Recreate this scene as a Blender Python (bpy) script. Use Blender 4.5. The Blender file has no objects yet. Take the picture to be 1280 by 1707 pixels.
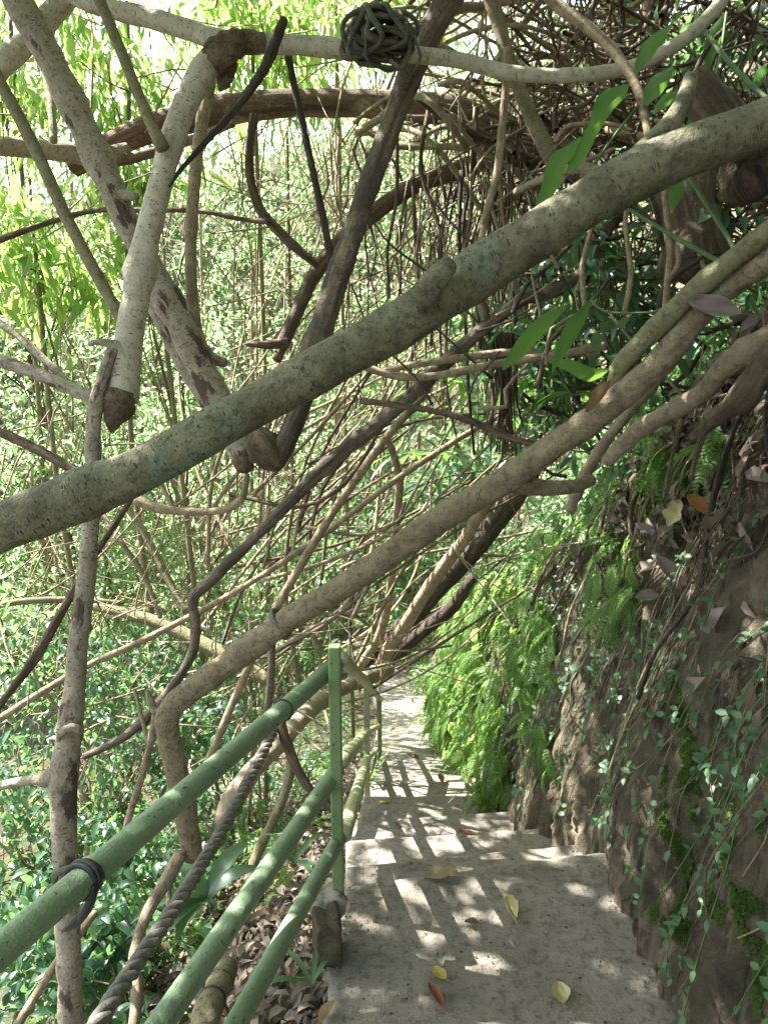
import bpy, math, random
import numpy as np
from mathutils import Vector, Matrix, noise

random.seed(7)
rng = np.random.default_rng(11)
sc = bpy.context.scene
COL = sc.collection
R = math.radians

# ------------------------------------------------------------------ camera
F, CX, CY, CAMH, PITCH = 1290.0, 640.0, 853.5, 1.65, R(13.2)
CP, SP = math.cos(PITCH), math.sin(PITCH)
cam_d = bpy.data.cameras.new('camera')
cam_d.sensor_fit = 'VERTICAL'; cam_d.sensor_height = 24.0
cam_d.lens = 12.0 * F / CY
cam_d.clip_start = 0.02; cam_d.clip_end = 500
cam = bpy.data.objects.new('camera', cam_d); COL.objects.link(cam)
cam.location = (0, 0, CAMH); cam.rotation_euler = (R(90) - PITCH, 0, 0)
sc.camera = cam

def at(px, py, d):
    """point of the place seen at photo pixel (px, py), d metres in front of the lens plane"""
    u = (CY - py) / F * d
    return Vector(((px - CX) / F * d, d * CP + u * SP, CAMH - d * SP + u * CP))

def on_z(px, py, z):
    a = at(px, py, 1.0) - Vector((0, 0, CAMH))
    t = (z - CAMH) / a.z
    return Vector((a.x * t, a.y * t, z))

# ------------------------------------------------------------------ mesh helpers
class MB:
    def __init__(s): s.v = []; s.f = []; s.uv = []; s.n = 0; s.circ = {}
    def add(s, v, f, uv=None, circ=0):
        if circ: s.circ[len(s.f)] = circ
        v = np.asarray(v, float).reshape(-1, 3); f = np.asarray(f, int)
        if f.size == 0: return
        s.v.append(v); s.f.append(f + s.n); s.n += len(v)
        s.uv.append(np.zeros((len(v), 2)) if uv is None else np.asarray(uv, float))
    def build(s, name, mat, parent=None, origin=None, smooth=True):
        v = np.concatenate(s.v); uv = np.concatenate(s.uv)
        o3 = np.zeros(3) if origin is None else np.asarray(origin, float)
        v = v - o3
        me = bpy.data.meshes.new(name)
        idx = np.concatenate([f.ravel() for f in s.f])
        tot = np.concatenate([np.full(len(f), f.shape[1]) for f in s.f])
        me.vertices.add(len(v)); me.vertices.foreach_set('co', v.ravel())
        me.loops.add(len(idx)); me.loops.foreach_set('vertex_index', idx.astype(np.int32))
        me.polygons.add(len(tot))
        st = np.concatenate([[0], np.cumsum(tot)[:-1]])
        me.polygons.foreach_set('loop_start', st.astype(np.int32))
        me.polygons.foreach_set('loop_total', tot.astype(np.int32))
        l = me.uv_layers.new(name='UVMap')
        ul = uv[idx]; q = 0
        for k, f in enumerate(s.f):
            if k in s.circ:
                a = ul[q:q + f.size].reshape(len(f), f.shape[1], 2); c = s.circ[k]
                w = (a[:, :, 0].max(1) - a[:, :, 0].min(1)) > c * .5
                a[w, :, 0] += np.where(a[w, :, 0] < c * .5, c, 0)
                ul[q:q + f.size] = a.reshape(-1, 2)
            q += f.size
        l.data.foreach_set('uv', ul.ravel())
        me.polygons.foreach_set('use_smooth', np.full(len(tot), bool(smooth)))
        me.update(calc_edges=True); me.validate()
        me.materials.append(mat)
        o = bpy.data.objects.new(name, me); COL.objects.link(o)
        if parent is not None:
            o.parent = parent
            if origin is not None: o.location = Vector(o3) - parent.location
            else:
                o.location = -parent.location
        elif origin is not None: o.location = o3
        return o

def tag(o, label=None, cat=None, group=None, kind=None):
    if label: o['label'] = label
    if cat: o['category'] = cat
    if group: o['group'] = group
    if kind: o['kind'] = kind
    return o

def empty(name, loc, label, cat, group=None):
    o = bpy.data.objects.new(name, None); COL.objects.link(o); o.location = loc
    o.empty_display_size = .1
    return tag(o, label, cat, group)

def spline(pts, step):
    """Catmull-Rom through rows of any width, resampled about every `step` metres"""
    p = np.asarray(pts, float)
    if len(p) == 2: p = np.array([p[0], (p[0] + p[1]) / 2, p[1]])
    e = np.concatenate([[2 * p[0] - p[1]], p, [2 * p[-1] - p[-2]]])
    out = []
    for i in range(1, len(e) - 2):
        a, b, c, d = e[i - 1], e[i], e[i + 1], e[i + 2]
        n = max(2, int(np.linalg.norm(c[:3] - b[:3]) / step))
        t = np.linspace(0, 1, n, endpoint=False)[:, None]
        out.append(.5 * (2 * b + (c - a) * t + (2 * a - 5 * b + 4 * c - d) * t * t + (3 * b - a - 3 * c + d) * t ** 3))
    out.append(p[-1:])
    return np.concatenate(out)

def tube(mb, pts, sides=8, amp=0.0, freq=20.0, step=None, cap=True, knots=0, seed=0):
    """pts rows: x y z radius; bark relief is real displacement"""
    p = np.asarray(pts, float)
    if step: p = spline(p, step)
    c = p[:, :3]; r = p[:, 3].copy()
    t = np.gradient(c, axis=0); t /= np.linalg.norm(t, axis=1)[:, None] + 1e-9
    a = np.cross(t[0], [0.13, 0.21, 1.0])
    if np.linalg.norm(a) < 1e-3: a = np.cross(t[0], [1, 0, 0])
    n = a / np.linalg.norm(a); N = []
    for k in range(len(c)):
        n = n - t[k] * n.dot(t[k]); n /= np.linalg.norm(n) + 1e-9; N.append(n)
    N = np.array(N); B = np.cross(t, N)
    L = np.concatenate([[0], np.cumsum(np.linalg.norm(np.diff(c, axis=0), axis=1))])
    if knots:
        for k in range(knots):
            q = random.uniform(.03, .97) * L[-1]; w = random.uniform(.5, 1.2) * r.mean() * 1.2
            r = r * (1 + random.uniform(.05, .2) * np.exp(-((L - q) / w) ** 2))
    ang = np.linspace(0, 2 * math.pi, sides, endpoint=False)
    rad = np.repeat(r[:, None], sides, 1)
    dirs = N[:, None, :] * np.cos(ang)[None, :, None] + B[:, None, :] * np.sin(ang)[None, :, None]
    if amp:
        base = c[:, None, :] + dirs * rad[:, :, None]
        m = np.empty(rad.shape)
        for i in range(len(c)):
            for j in range(sides):
                q = Vector(base[i, j]) * freq + Vector((seed, 0, 0))
                m[i, j] = noise.noise(q) + .5 * noise.noise(q * .35) + .35 * noise.noise(q * 2.7)
        rad = rad * (1 + amp * m)
    v = (c[:, None, :] + dirs * rad[:, :, None]).reshape(-1, 3)
    uv = np.stack([np.repeat((np.arange(sides) / sides)[None, :] * r.mean() * 6.28, len(c), 0),
                   np.repeat(L[:, None], sides, 1)], -1).reshape(-1, 2)
    i = np.arange(len(c) - 1)[:, None] * sides; j = np.arange(sides)[None, :]; j2 = (j + 1) % sides
    f = np.stack([i + j, i + j2, i + sides + j2, i + sides + j], -1).reshape(-1, 4)
    nv = len(v)
    mb.add(v, f, uv, circ=r.mean() * 6.28)
    if cap:
        b0 = mb.n - nv
        for e, s in ((0, -1), (len(c) - 1, 1)):
            ring = np.arange(sides) + e * sides + b0
            ce = c[e] + t[e] * s * r[e] * .35
            tri = np.stack([ring, np.roll(ring, -1), np.full(sides, mb.n)], -1)
            if s < 0: tri = tri[:, ::-1]
            mb.v.append(ce[None]); mb.uv.append(np.array([[0, L[e]]])); mb.f.append(tri); mb.n += 1

def box(mb, lo, hi, bev=0.0):
    x0, y0, z0 = lo; x1, y1, z1 = hi
    v = [(x, y, z) for x in (x0, x1) for y in (y0, y1) for z in (z0, z1)]
    f = [(0, 1, 3, 2), (4, 6, 7, 5), (0, 4, 5, 1), (2, 3, 7, 6), (0, 2, 6, 4), (1, 5, 7, 3)]
    mb.add(v, f)

def unit(a): return a / (np.linalg.norm(a, axis=-1, keepdims=True) + 1e-9)

def leaves(mb, P, D, N, L, W, hi=False, fold=.25, curl=.15):
    """many leaf blades at once: base P, tip direction D, face normal N"""
    P = np.asarray(P, float); D = unit(np.asarray(D, float)); N = np.asarray(N, float)
    S = unit(np.cross(D, N)); N = np.cross(S, D)
    L = np.broadcast_to(np.asarray(L, float), (len(P),))[:, None]; W = np.broadcast_to(np.asarray(W, float), (len(P),))[:, None]
    n = len(P)
    if not hi:
        m = P + D * L * .45
        v = np.stack([P, m - S * W * .5 + N * W * fold, m + S * W * .5 + N * W * fold, P + D * L - N * L * curl], 1)
        f = np.array([[0, 2, 3], [0, 3, 1]]); k = 4
    else:
        a = P + D * L * .28 + N * L * curl * .25; b = P + D * L * .66 + N * L * curl * .1
        up = N * W * fold
        v = np.stack([P, a, a - S * W * .47 + up, a + S * W * .47 + up, b, b - S * W * .38 + up, b + S * W * .38 + up, P + D * L - N * L * curl], 1)
        f = np.array([[0, 3, 1], [0, 1, 2], [1, 3, 6], [1, 6, 4], [1, 4, 5], [1, 5, 2], [4, 6, 7], [4, 7, 5]]); k = 8
    mb.add(v.reshape(-1, 3), (f[None] + (np.arange(n) * k)[:, None, None]).reshape(-1, 3))

# ------------------------------------------------------------------ materials
def new_mat(name):
    m = bpy.data.materials.new(name); m.use_nodes = True
    nt = m.node_tree; nt.nodes.clear()
    out = nt.nodes.new('ShaderNodeOutputMaterial')
    b = nt.nodes.new('ShaderNodeBsdfPrincipled')
    nt.links.new(b.outputs[0], out.inputs[0])
    return m, nt, b, out

def nd(nt, typ, **kw):
    n = nt.nodes.new('ShaderNode' + typ)
    for k, v in kw.items():
        if hasattr(n, k) and not isinstance(getattr(n, k), bpy.types.bpy_prop_collection): setattr(n, k, v)
        else: n.inputs[k].default_value = v
    return n

def noise_tex(nt, co, scale, detail=5, rough=.6, dist=0):
    n = nd(nt, 'TexNoise'); n.inputs['Scale'].default_value = scale; n.inputs['Detail'].default_value = detail
    n.inputs['Roughness'].default_value = rough; n.inputs['Distortion'].default_value = dist
    nt.links.new(co, n.inputs['Vector']); return n.outputs['Fac']

def ramp(nt, fac, stops):
    if len(stops) == 1: stops = [(0, tuple(x * .82 for x in stops[0][1])), (1, stops[0][1])]
    r = nd(nt, 'ValToRGB'); e = r.color_ramp.elements
    while len(e) < len(stops): e.new(.5)
    for k, (p, c) in enumerate(stops):
        e[k].position = p
        e[k].color = (*c, 1) if len(c) == 3 else c
    nt.links.new(fac, r.inputs[0]); return r.outputs[0]

def g(x): return (x, x, x)

def mix(nt, fac, a, b):
    m = nd(nt, 'Mix'); m.data_type = 'RGBA'
    ins = [i for i in m.inputs]
    if isinstance(fac, float): m.inputs[0].default_value = fac
    else: nt.links.new(fac, m.inputs[0])
    for s, x in ((6, a), (7, b)):
        if isinstance(x, tuple): m.inputs[s].default_value = (*x, 1)
        else: nt.links.new(x, m.inputs[s])
    return m.outputs[2]

def bump(nt, b, h, dist, strength=1.0):
    n = nd(nt, 'Bump'); n.inputs['Distance'].default_value = dist; n.inputs['Strength'].default_value = strength
    nt.links.new(h, n.inputs['Height']); nt.links.new(n.outputs[0], b.inputs['Normal']); return n

def mapping(nt, co, scale):
    m = nd(nt, 'Mapping'); m.inputs['Scale'].default_value = scale
    nt.links.new(co, m.inputs['Vector']); return m.outputs[0]

def bark(name, a, b, patch=None, patch_t=.58, spot=None, spot_size=60, rough=.85, bump_d=.004, fib=None, patch_scale=5, blotch=None):
    """a/b the two bark tones, patch a lichen colour, spot dark lenticels, blotch peeled dark areas"""
    m, nt, bs, _ = new_mat(name)
    tc = nd(nt, 'TexCoord'); ob = tc.outputs['Object']; uv = tc.outputs['UV']
    n1 = noise_tex(nt, ob, 14, 8, .7)
    col = ramp(nt, n1, [(.33, b), (.66, a)])
    h = n1
    if fib:
        st = noise_tex(nt, mapping(nt, uv, (fib, fib * .09, 1)), 1.0, 5, .7, .4)
        col = mix(nt, ramp(nt, st, [(.38, g(1)), (.62, g(0))]), col, tuple(x * .45 for x in b))
        ad = nd(nt, 'Math', operation='ADD'); nt.links.new(h, ad.inputs[0]); nt.links.new(st, ad.inputs[1]); h = ad.outputs[0]
    if patch:
        n2 = noise_tex(nt, ob, patch_scale, 6, .65)
        col = mix(nt, ramp(nt, n2, [(patch_t, g(0)), (patch_t + .07, g(.85))]), col, patch)
    if blotch:
        n3 = noise_tex(nt, mapping(nt, uv, (11, 5, 1)), 1.0, 6, .6)
        col = mix(nt, ramp(nt, n3, [(.55, g(0)), (.585, g(1))]), col, blotch)
    if spot:
        v = nd(nt, 'TexVoronoi'); v.inputs['Scale'].default_value = 1
        nt.links.new(mapping(nt, uv, (spot_size * .6, spot_size * 1.9, 1)), v.inputs['Vector'])
        n4 = noise_tex(nt, ob, 9, 3)
        th = nd(nt, 'Math', operation='MULTIPLY'); nt.links.new(n4, th.inputs[0]); th.inputs[1].default_value = .5
        lt = nd(nt, 'Math', operation='LESS_THAN'); nt.links.new(v.outputs['Distance'], lt.inputs[0]); nt.links.new(th.outputs[0], lt.inputs[1])
        pk = nd(nt, 'Math', operation='GREATER_THAN'); nt.links.new(v.outputs['Color'], pk.inputs[0]); pk.inputs[1].default_value = .6
        pm = nd(nt, 'Math', operation='MULTIPLY'); nt.links.new(lt.outputs[0], pm.inputs[0]); nt.links.new(pk.outputs[0], pm.inputs[1])
        sm = nd(nt, 'Math', operation='MULTIPLY'); nt.links.new(pm.outputs[0], sm.inputs[0]); sm.inputs[1].default_value = .8
        col = mix(nt, sm.outputs[0], col, spot)
    mt = noise_tex(nt, ob, 52, 6, .75)
    col = mix(nt, ramp(nt, mt, [(.36, g(.75)), (.5, g(0))]), col, tuple(x * .5 for x in b))
    mt2 = noise_tex(nt, ob, 6, 5, .7, .6)
    col = mix(nt, ramp(nt, mt2, [(.53, g(0)), (.68, g(.35))]), col, tuple(x * .75 for x in b))
    nt.links.new(col, bs.inputs['Base Color'])
    bs.inputs['Roughness'].default_value = rough
    bs.inputs['Specular IOR Level'].default_value = .25
    n5 = noise_tex(nt, ob, 75, 5, .7)
    ad = nd(nt, 'Math', operation='ADD'); nt.links.new(h, ad.inputs[0]); nt.links.new(n5, ad.inputs[1])
    bump(nt, bs, ad.outputs[0], bump_d * 2.6)
    return m

def leaf_mat(name, cols, trans, t_fac=.45, rough=.42, spec=.45, vary=3.0):
    m, nt, bs, out = new_mat(name)
    ge = nd(nt, 'NewGeometry')
    c = ramp(nt, ge.outputs['Random Per Island'], [(i / max(1, len(cols) - 1), x) for i, x in enumerate(cols)])
    tc = nd(nt, 'TexCoord')
    n = noise_tex(nt, tc.outputs['Object'], vary, 3)
    c2 = mix(nt, ramp(nt, n, [(.35, g(0)), (.7, g(.55))]), c, tuple(x * .6 for x in cols[0]))
    nt.links.new(c2, bs.inputs['Base Color'])
    bs.inputs['Roughness'].default_value = rough; bs.inputs['Specular IOR Level'].default_value = spec
    tr = nd(nt, 'BsdfTranslucent')
    tcn = ramp(nt, ge.outputs['Random Per Island'], [(i / max(1, len(trans) - 1), x) for i, x in enumerate(trans)])
    nt.links.new(tcn, tr.inputs[0])
    ms = nd(nt, 'MixShader'); ms.inputs[0].default_value = t_fac
    nt.links.new(bs.outputs[0], ms.inputs[1]); nt.links.new(tr.outputs[0], ms.inputs[2])
    nt.links.new(ms.outputs[0], out.inputs[0])
    return m

def dry_mat(name, cols, t_fac=.2):
    return leaf_mat(name, cols, [tuple(min(1, x * 1.3) for x in c) for c in cols], t_fac, .75, .2, 12)

def concrete_mat(name):
    m, nt, bs, _ = new_mat(name)
    tc = nd(nt, 'TexCoord'); ob = tc.outputs['Object']
    c = ramp(nt, noise_tex(nt, ob, 2.2, 8, .68), [(.28, (.20, .178, .146)), (.72, (.315, .285, .24))])
    c = mix(nt, ramp(nt, noise_tex(nt, ob, 38, 6, .75), [(.36, g(.75)), (.5, g(0))]), c, (.095, .078, .058))
    c = mix(nt, ramp(nt, noise_tex(nt, ob, 7, 7, .75), [(.54, g(0)), (.7, g(.7))]), c, (.085, .07, .05))
    v = nd(nt, 'TexVoronoi'); v.inputs['Scale'].default_value = 46; nt.links.new(ob, v.inputs['Vector'])
    pk = nd(nt, 'Math', operation='GREATER_THAN'); nt.links.new(v.outputs['Color'], pk.inputs[0]); pk.inputs[1].default_value = .86
    lt = nd(nt, 'Math', operation='LESS_THAN'); nt.links.new(v.outputs['Distance'], lt.inputs[0]); lt.inputs[1].default_value = .22
    pm = nd(nt, 'Math', operation='MULTIPLY'); nt.links.new(lt.outputs[0], pm.inputs[0]); nt.links.new(pk.outputs[0], pm.inputs[1])
    c = mix(nt, pm.outputs[0], c, (.07, .055, .04))
    c = mix(nt, ramp(nt, noise_tex(nt, ob, 1.3, 6, .75, .8), [(.52, g(0)), (.6, g(.45))]), c, (.10, .098, .065))
    ge = nd(nt, 'NewGeometry'); c = mix(nt, ramp(nt, ge.outputs['Pointiness'], [(.52, g(0)), (.6, g(.7))]), c, (.36, .33, .28))
    nt.links.new(c, bs.inputs['Base Color']); bs.inputs['Roughness'].default_value = .9
    bs.inputs['Specular IOR Level'].default_value = .2
    ad = nd(nt, 'Math', operation='ADD')
    nt.links.new(noise_tex(nt, ob, 24, 8, .7), ad.inputs[0]); nt.links.new(noise_tex(nt, ob, 130, 4, .7), ad.inputs[1])
    bump(nt, bs, ad.outputs[0], .008)
    return m

def soil_mat(name, a, b, moss=.62, streak=True, dust=(.26, .21, .17)):
    m, nt, bs, _ = new_mat(name)
    tc = nd(nt, 'TexCoord'); ob = tc.outputs['Object']
    c = ramp(nt, noise_tex(nt, ob, 5, 9, .72), [(.32, b), (.66, a)])
    if streak:
        st = noise_tex(nt, mapping(nt, ob, (16, 16, 1.3)), 1, 6, .7, .5)
        c = mix(nt, ramp(nt, st, [(.5, g(0)), (.68, g(.75))]), c, dust)
        st2 = noise_tex(nt, mapping(nt, ob, (23, 23, 2.0)), 1, 5, .7, .4)
        c = mix(nt, ramp(nt, st2, [(.36, g(.8)), (.46, g(0))]), c, tuple(x * .4 for x in b))
    mm = noise_tex(nt, mapping(nt, ob, (2.6, 2.6, .9)), 1, 8, .75)
    c = mix(nt, ramp(nt, mm, [(moss, g(0)), (moss + .1, g(.7))]), c, (.075, .11, .03))
    nt.links.new(c, bs.inputs['Base Color']); bs.inputs['Roughness'].default_value = .95
    bs.inputs['Specular IOR Level'].default_value = .15
    ad = nd(nt, 'Math', operation='ADD')
    nt.links.new(noise_tex(nt, ob, 22, 9, .75), ad.inputs[0]); nt.links.new(noise_tex(nt, ob, 90, 6, .7), ad.inputs[1])
    bump(nt, bs, ad.outputs[0], .016)
    return m

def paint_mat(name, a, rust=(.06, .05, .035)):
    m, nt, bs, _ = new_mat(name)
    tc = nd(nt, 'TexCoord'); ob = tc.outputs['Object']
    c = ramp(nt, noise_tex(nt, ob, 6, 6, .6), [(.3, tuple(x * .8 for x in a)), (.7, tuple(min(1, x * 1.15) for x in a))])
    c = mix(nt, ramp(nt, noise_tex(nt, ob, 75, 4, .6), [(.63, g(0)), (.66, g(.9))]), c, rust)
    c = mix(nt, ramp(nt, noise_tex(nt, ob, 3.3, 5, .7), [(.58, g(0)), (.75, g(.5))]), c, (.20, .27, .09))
    nt.links.new(c, bs.inputs['Base Color']); bs.inputs['Roughness'].default_value = .48
    bs.inputs['Specular IOR Level'].default_value = .35
    c2 = mix(nt, ramp(nt, noise_tex(nt, ob, 9, 7, .75), [(.55, g(0)), (.7, g(.4))]), c, (.09, .10, .06)); nt.links.new(c2, bs.inputs['Base Color'])
    bump(nt, bs, noise_tex(nt, ob, 60, 5, .65), .004)
    return m

def plain_mat(name, a, rough=.8, var=.35, scale=25, bd=.002):
    m, nt, bs, _ = new_mat(name)
    tc = nd(nt, 'TexCoord'); ob = tc.outputs['Object']
    n = noise_tex(nt, ob, scale, 6, .7)
    nt.links.new(ramp(nt, n, [(.3, tuple(x * (1 - var) for x in a)), (.7, tuple(min(1, x * (1 + var)) for x in a))]), bs.inputs['Base Color'])
    bs.inputs['Roughness'].default_value = rough; bs.inputs['Specular IOR Level'].default_value = .25
    bump(nt, bs, n, bd)
    return m

M = {
 'grey': bark('lichened grey bark', (.335, .325, .21), (.135, .125, .08), (.24, .325, .24), .60, (.035, .028, .02), 85, patch_scale=4.2, bump_d=.008),
 'pale': bark('pale smooth bark', (.50, .46, .37), (.36, .325, .25), (.30, .29, .20), .62, (.08, .065, .05), 75, bump_d=.002),
 'spotted': bark('blotched pale bark', (.40, .35, .27), (.24, .20, .15), None, spot=(.07, .055, .04), spot_size=70, blotch=(.085, .06, .045)),
 'tan': bark('tan bark', (.40, .32, .21), (.19, .145, .095), (.24, .23, .12), .63, (.10, .075, .05), 110, bump_d=.003),
 'arch': bark('reddish brown bark', (.30, .195, .14), (.15, .095, .07), (.36, .28, .20), .6, fib=14, bump_d=.004, patch_scale=2.2),
 'dark': bark('dark rough bark', (.17, .135, .105), (.075, .058, .046), (.25, .19, .16), .64, fib=40, bump_d=.006),
 'split': bark('weathered split bark', (.36, .30, .22), (.16, .125, .095), (.085, .07, .06), .55, (.05, .04, .03), 70, fib=26, bump_d=.005),
 'brown': bark('brown bark', (.25, .18, .125), (.11, .075, .052), None, fib=60, bump_d=.003),
 'olive': bark('olive mossy bark', (.25, .22, .13), (.15, .125, .075), (.17, .18, .08), .55, (.07, .06, .04), 100, bump_d=.003),
 'green': bark('green tinged bark', (.24, .24, .13), (.16, .15, .085), (.21, .26, .20), .57, (.06, .05, .04), 95, bump_d=.003),
 'broken': bark('crumbling brown wood', (.34, .25, .17), (.13, .09, .062), None, bump_d=.012),
 'rotten': bark('rotten broken wood', (.20, .135, .09), (.07, .045, .032), None, fib=70, bump_d=.012),
 'oldwood': bark('old grooved wood', (.34, .27, .18), (.19, .14, .09), None, fib=34, bump_d=.012),
 'speckled': bark('speckled tan bark', (.41, .34, .225), (.20, .16, .10), (.33, .37, .32), .6, (.07, .05, .03), 120, patch_scale=3.5, bump_d=.007),
 'root': bark('pale root bark', (.36, .30, .215), (.22, .175, .12), (.20, .20, .13), .6, bump_d=.004),
 'concrete': concrete_mat('worn concrete'),
 'soil': soil_mat('brown earth', (.15, .127, .085), (.06, .05, .033), .59, dust=(.29, .245, .175)),
 'ground': soil_mat('forest floor', (.085, .07, .045), (.03, .026, .018), .5, False),
 'hill': soil_mat('undergrowth earth', (.07, .075, .035), (.03, .034, .018), .5, False),
 'paint': paint_mat('chipped green paint', (.185, .255, .155)),
 'postpaint': paint_mat('green post paint', (.15, .22, .095)),
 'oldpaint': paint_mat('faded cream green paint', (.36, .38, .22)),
 'rope': plain_mat('grey rope fibre', (.15, .138, .12), .95, .45, 60, .006),
 'strap': plain_mat('dark plastic strap', (.03, .034, .034), .5, .3),
 'block': bark('mouldy timber', (.20, .16, .10), (.10, .08, .05), (.12, .13, .06), .55, fib=50),
 'coil': plain_mat('dark vine coil', (.075, .072, .052), .7, .5, 40),
 'lance': leaf_mat('lance leaf', [(.05, .095, .022), (.085, .14, .03), (.13, .17, .035)], [(.28, .54, .1), (.44, .68, .16), (.62, .76, .22)], .52, .4),
 'small': leaf_mat('small leaf', [(.05, .10, .045), (.085, .14, .06), (.11, .16, .06)], [(.26, .52, .2), (.44, .68, .29), (.64, .78, .34)], .5, .36, .5),
 'glossy': leaf_mat('glossy leaf', [(.035, .09, .055), (.055, .12, .07), (.085, .15, .085)], [(.16, .36, .1), (.28, .5, .14)],   .35, .32, .55),
 'fern': leaf_mat('fern leaf', [(.06, .12, .03), (.09, .17, .04), (.12, .19, .05)], [(.36, .62, .14), (.52, .74, .2)], .5, .45, .4),
 'creeper': leaf_mat('creeper leaf', [(.055, .125, .062), (.075, .155, .075), (.09, .17, .06)], [(.14, .34, .1), (.2, .42, .1)], .3, .45, .4),
 'blade': leaf_mat('strap leaf', [(.04, .105, .035), (.06, .14, .045)], [(.2, .46, .06), (.3, .56, .07)], .4, .36, .5),
 'moss': leaf_mat('moss', [(.05, .09, .02), (.075, .13, .03), (.10, .15, .035)], [(.15, .26, .05), (.2, .3, .06)], .2, .8, .1),
 'stemgreen': plain_mat('green stem', (.07, .12, .045), .6, .3),
 'vine': plain_mat('thin brown vine', (.12, .10, .06), .85, .4),
 'litter': dry_mat('dry litter', [(.085, .06, .04), (.17, .13, .095), (.25, .20, .155), (.31, .27, .23), (.14, .115, .09)]),
 'dry_tan': dry_mat('dry tan leaf', [(.42, .32, .20)]), 'dry_yellow': dry_mat('yellow fallen leaf', [(.50, .40, .10)]),
 'dry_pale': dry_mat('pale yellow leaf', [(.52, .46, .24)]), 'dry_red': dry_mat('red brown leaf', [(.27, .11, .06)]),
 'dry_orange': dry_mat('orange brown leaf', [(.34, .15, .05)]), 'dry_mauve': dry_mat('mauve grey leaf', [(.25, .195, .175)]),
 'dry_grey': dry_mat('grey purple leaf', [(.22, .17, .16)]), 'dry_brown': dry_mat('brown curled leaf', [(.20, .13, .07)]),
}

SUN_EL, SUN_AZ = R(51), R(-60)                     # azimuth from +Y, negative to the left
sd = Vector((math.sin(SUN_AZ) * math.cos(SUN_EL), math.cos(SUN_AZ) * math.cos(SUN_EL), math.sin(SUN_EL)))
# ------------------------------------------------------------------ terrain functions
YL = [-3, 0, 1.55, 2.06, 4, 9, 11, 12, 14]
XL = [-.33, -.24, -.154, -.115, -.125, -.08, 0, 0, 0]
YZ = [-3, 2.1, 2.45, 2.9, 3.35, 3.9, 6, 9.1, 11.1, 13, 20]
ZZ = [0, 0, -.22, -.45, -.68, -1.0, -1.97, -3.25, -3.7, -4.1, -4.5]
def left_x(y): return float(np.interp(y, YL, XL))
def path_z(y): return float(np.interp(y, YZ, ZZ))
def ground_z(x, y):
    dl = left_x(y) - x
    z = path_z(y) - float(np.interp(y, [2.2, 3.5], [.3, .16])); w = float(np.interp(y, [0, 2.2, 3.5, 8], [.5, .5, 1.2, 1.8]))
    if dl > 0: z -= .3 * min(dl, w) + 1.05 * max(0, dl - w)
    n = noise.noise(Vector((x * .8, y * .8, 3))) * .18 + noise.noise(Vector((x * 4, y * 4, 9))) * .035
    return max(z, -6.2 - .1 * abs(x)) + n

BANK = np.array([(.5, -2.5, 0), (.58, 0, 0), (.667, 1.55, 0), (.716, 2.25, 0), (.70, 2.6, -.25), (.60, 3.9, -1.0), (.62, 6, -1.95),
                 (.68, 9, -3.2), (.5, 11, -3.7), (-.2, 12.6, -4.0), (-1.8, 13.6, -4.6), (-5, 14.8, -5.5), (-10, 16, -6.5),
                 (-16, 15.5, -7), (-21, 11, -7), (-24, 4, -7), (-25, -4, -7)], float)
_bs = spline(BANK, .05)
_bl = np.concatenate([[0], np.cumsum(np.linalg.norm(np.diff(_bs[:, :2], axis=0), axis=1))])
_bt = np.gradient(_bs[:, :2], axis=0); _bt /= np.linalg.norm(_bt, axis=1)[:, None]
for _ in range(6): _bt[1:-1] = (_bt[:-2] + _bt[1:-1] + _bt[2:]) / 3
S0 = 2.5                                       # arc length at y = 0
def bank(s, h, off=0.0):
    """earth face beside the path: s metres along, h up the profile (past the lip it runs up the hillside)"""
    x, y, z = (np.interp(s, _bl, _bs[:, k]) for k in range(3))
    tx, ty = np.interp(s, _bl, _bt[:, 0]), np.interp(s, _bl, _bt[:, 1])
    q = math.hypot(tx, ty); nx, ny = ty / q, -tx / q
    hf = float(np.interp(s, [2.5, 4.6, 5.6], [1.95, 1.85, 1.5])) + .2 * noise.noise(Vector((s * .7, 0, 0)))
    if h <= hf: o = .02 + .24 * max(h, 0) ** 1.25; dz = h; sl = .3
    else:
        k = h - hf; o = .02 + .24 * hf ** 1.25
        k1 = min(k, .45); k2 = max(0, k - .45)
        o += k1 * .86 + k2 * .56; dz = hf + k1 * .5 + k2 * .83; sl = 1.2
    far = min(1, max(.0, (s - 6) / 6))
    d = .085 * noise.noise(Vector((s * 3.1, h * .55, 1.7))) + .05 * noise.noise(Vector((s * 9, h * 1.6, 5.2)))
    d += .04 * noise.noise(Vector((s * 15, h * 6, 8))) + .024 * noise.noise(Vector((s * 27, h * 17, 2))) + .014 * noise.noise(Vector((s * 52, h * 38, 6)))
    d += .22 * far * noise.noise(Vector((s * .8, h * .8, 4)))
    d -= off
    if h < .06: d = min(d, .03)
    return Vector((x + nx * (o + d), y + ny * (o + d), z + dz + (off * .25 if sl < 1 else off))), Vector((-nx, -ny, sl)).normalized()

_gs = np.arange(2.6, 8, .02); _gh = np.arange(.02, 3.0, .02)
_gp = np.array([[tuple(bank(a, b)[0]) for b in _gh] for a in _gs])
_q = _gp - np.array([0, 0, CAMH]); _dd = _q[..., 1] * CP - _q[..., 2] * SP
_px = CX + F * _q[..., 0] / np.maximum(_dd, .1); _py = CY - F * (_q[..., 1] * SP + _q[..., 2] * CP) / np.maximum(_dd, .1)
def bank_hit(px, py):
    e = (_px - px) ** 2 + (_py - py) ** 2 + np.where(_dd < .5, 1e9, 0)
    m = e < max(150, e.min() * 1.5); i = np.argmin(np.where(m, _dd, 99))
    return float(_gs[i // e.shape[1]]), float(_gh[i % e.shape[1]])

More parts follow.
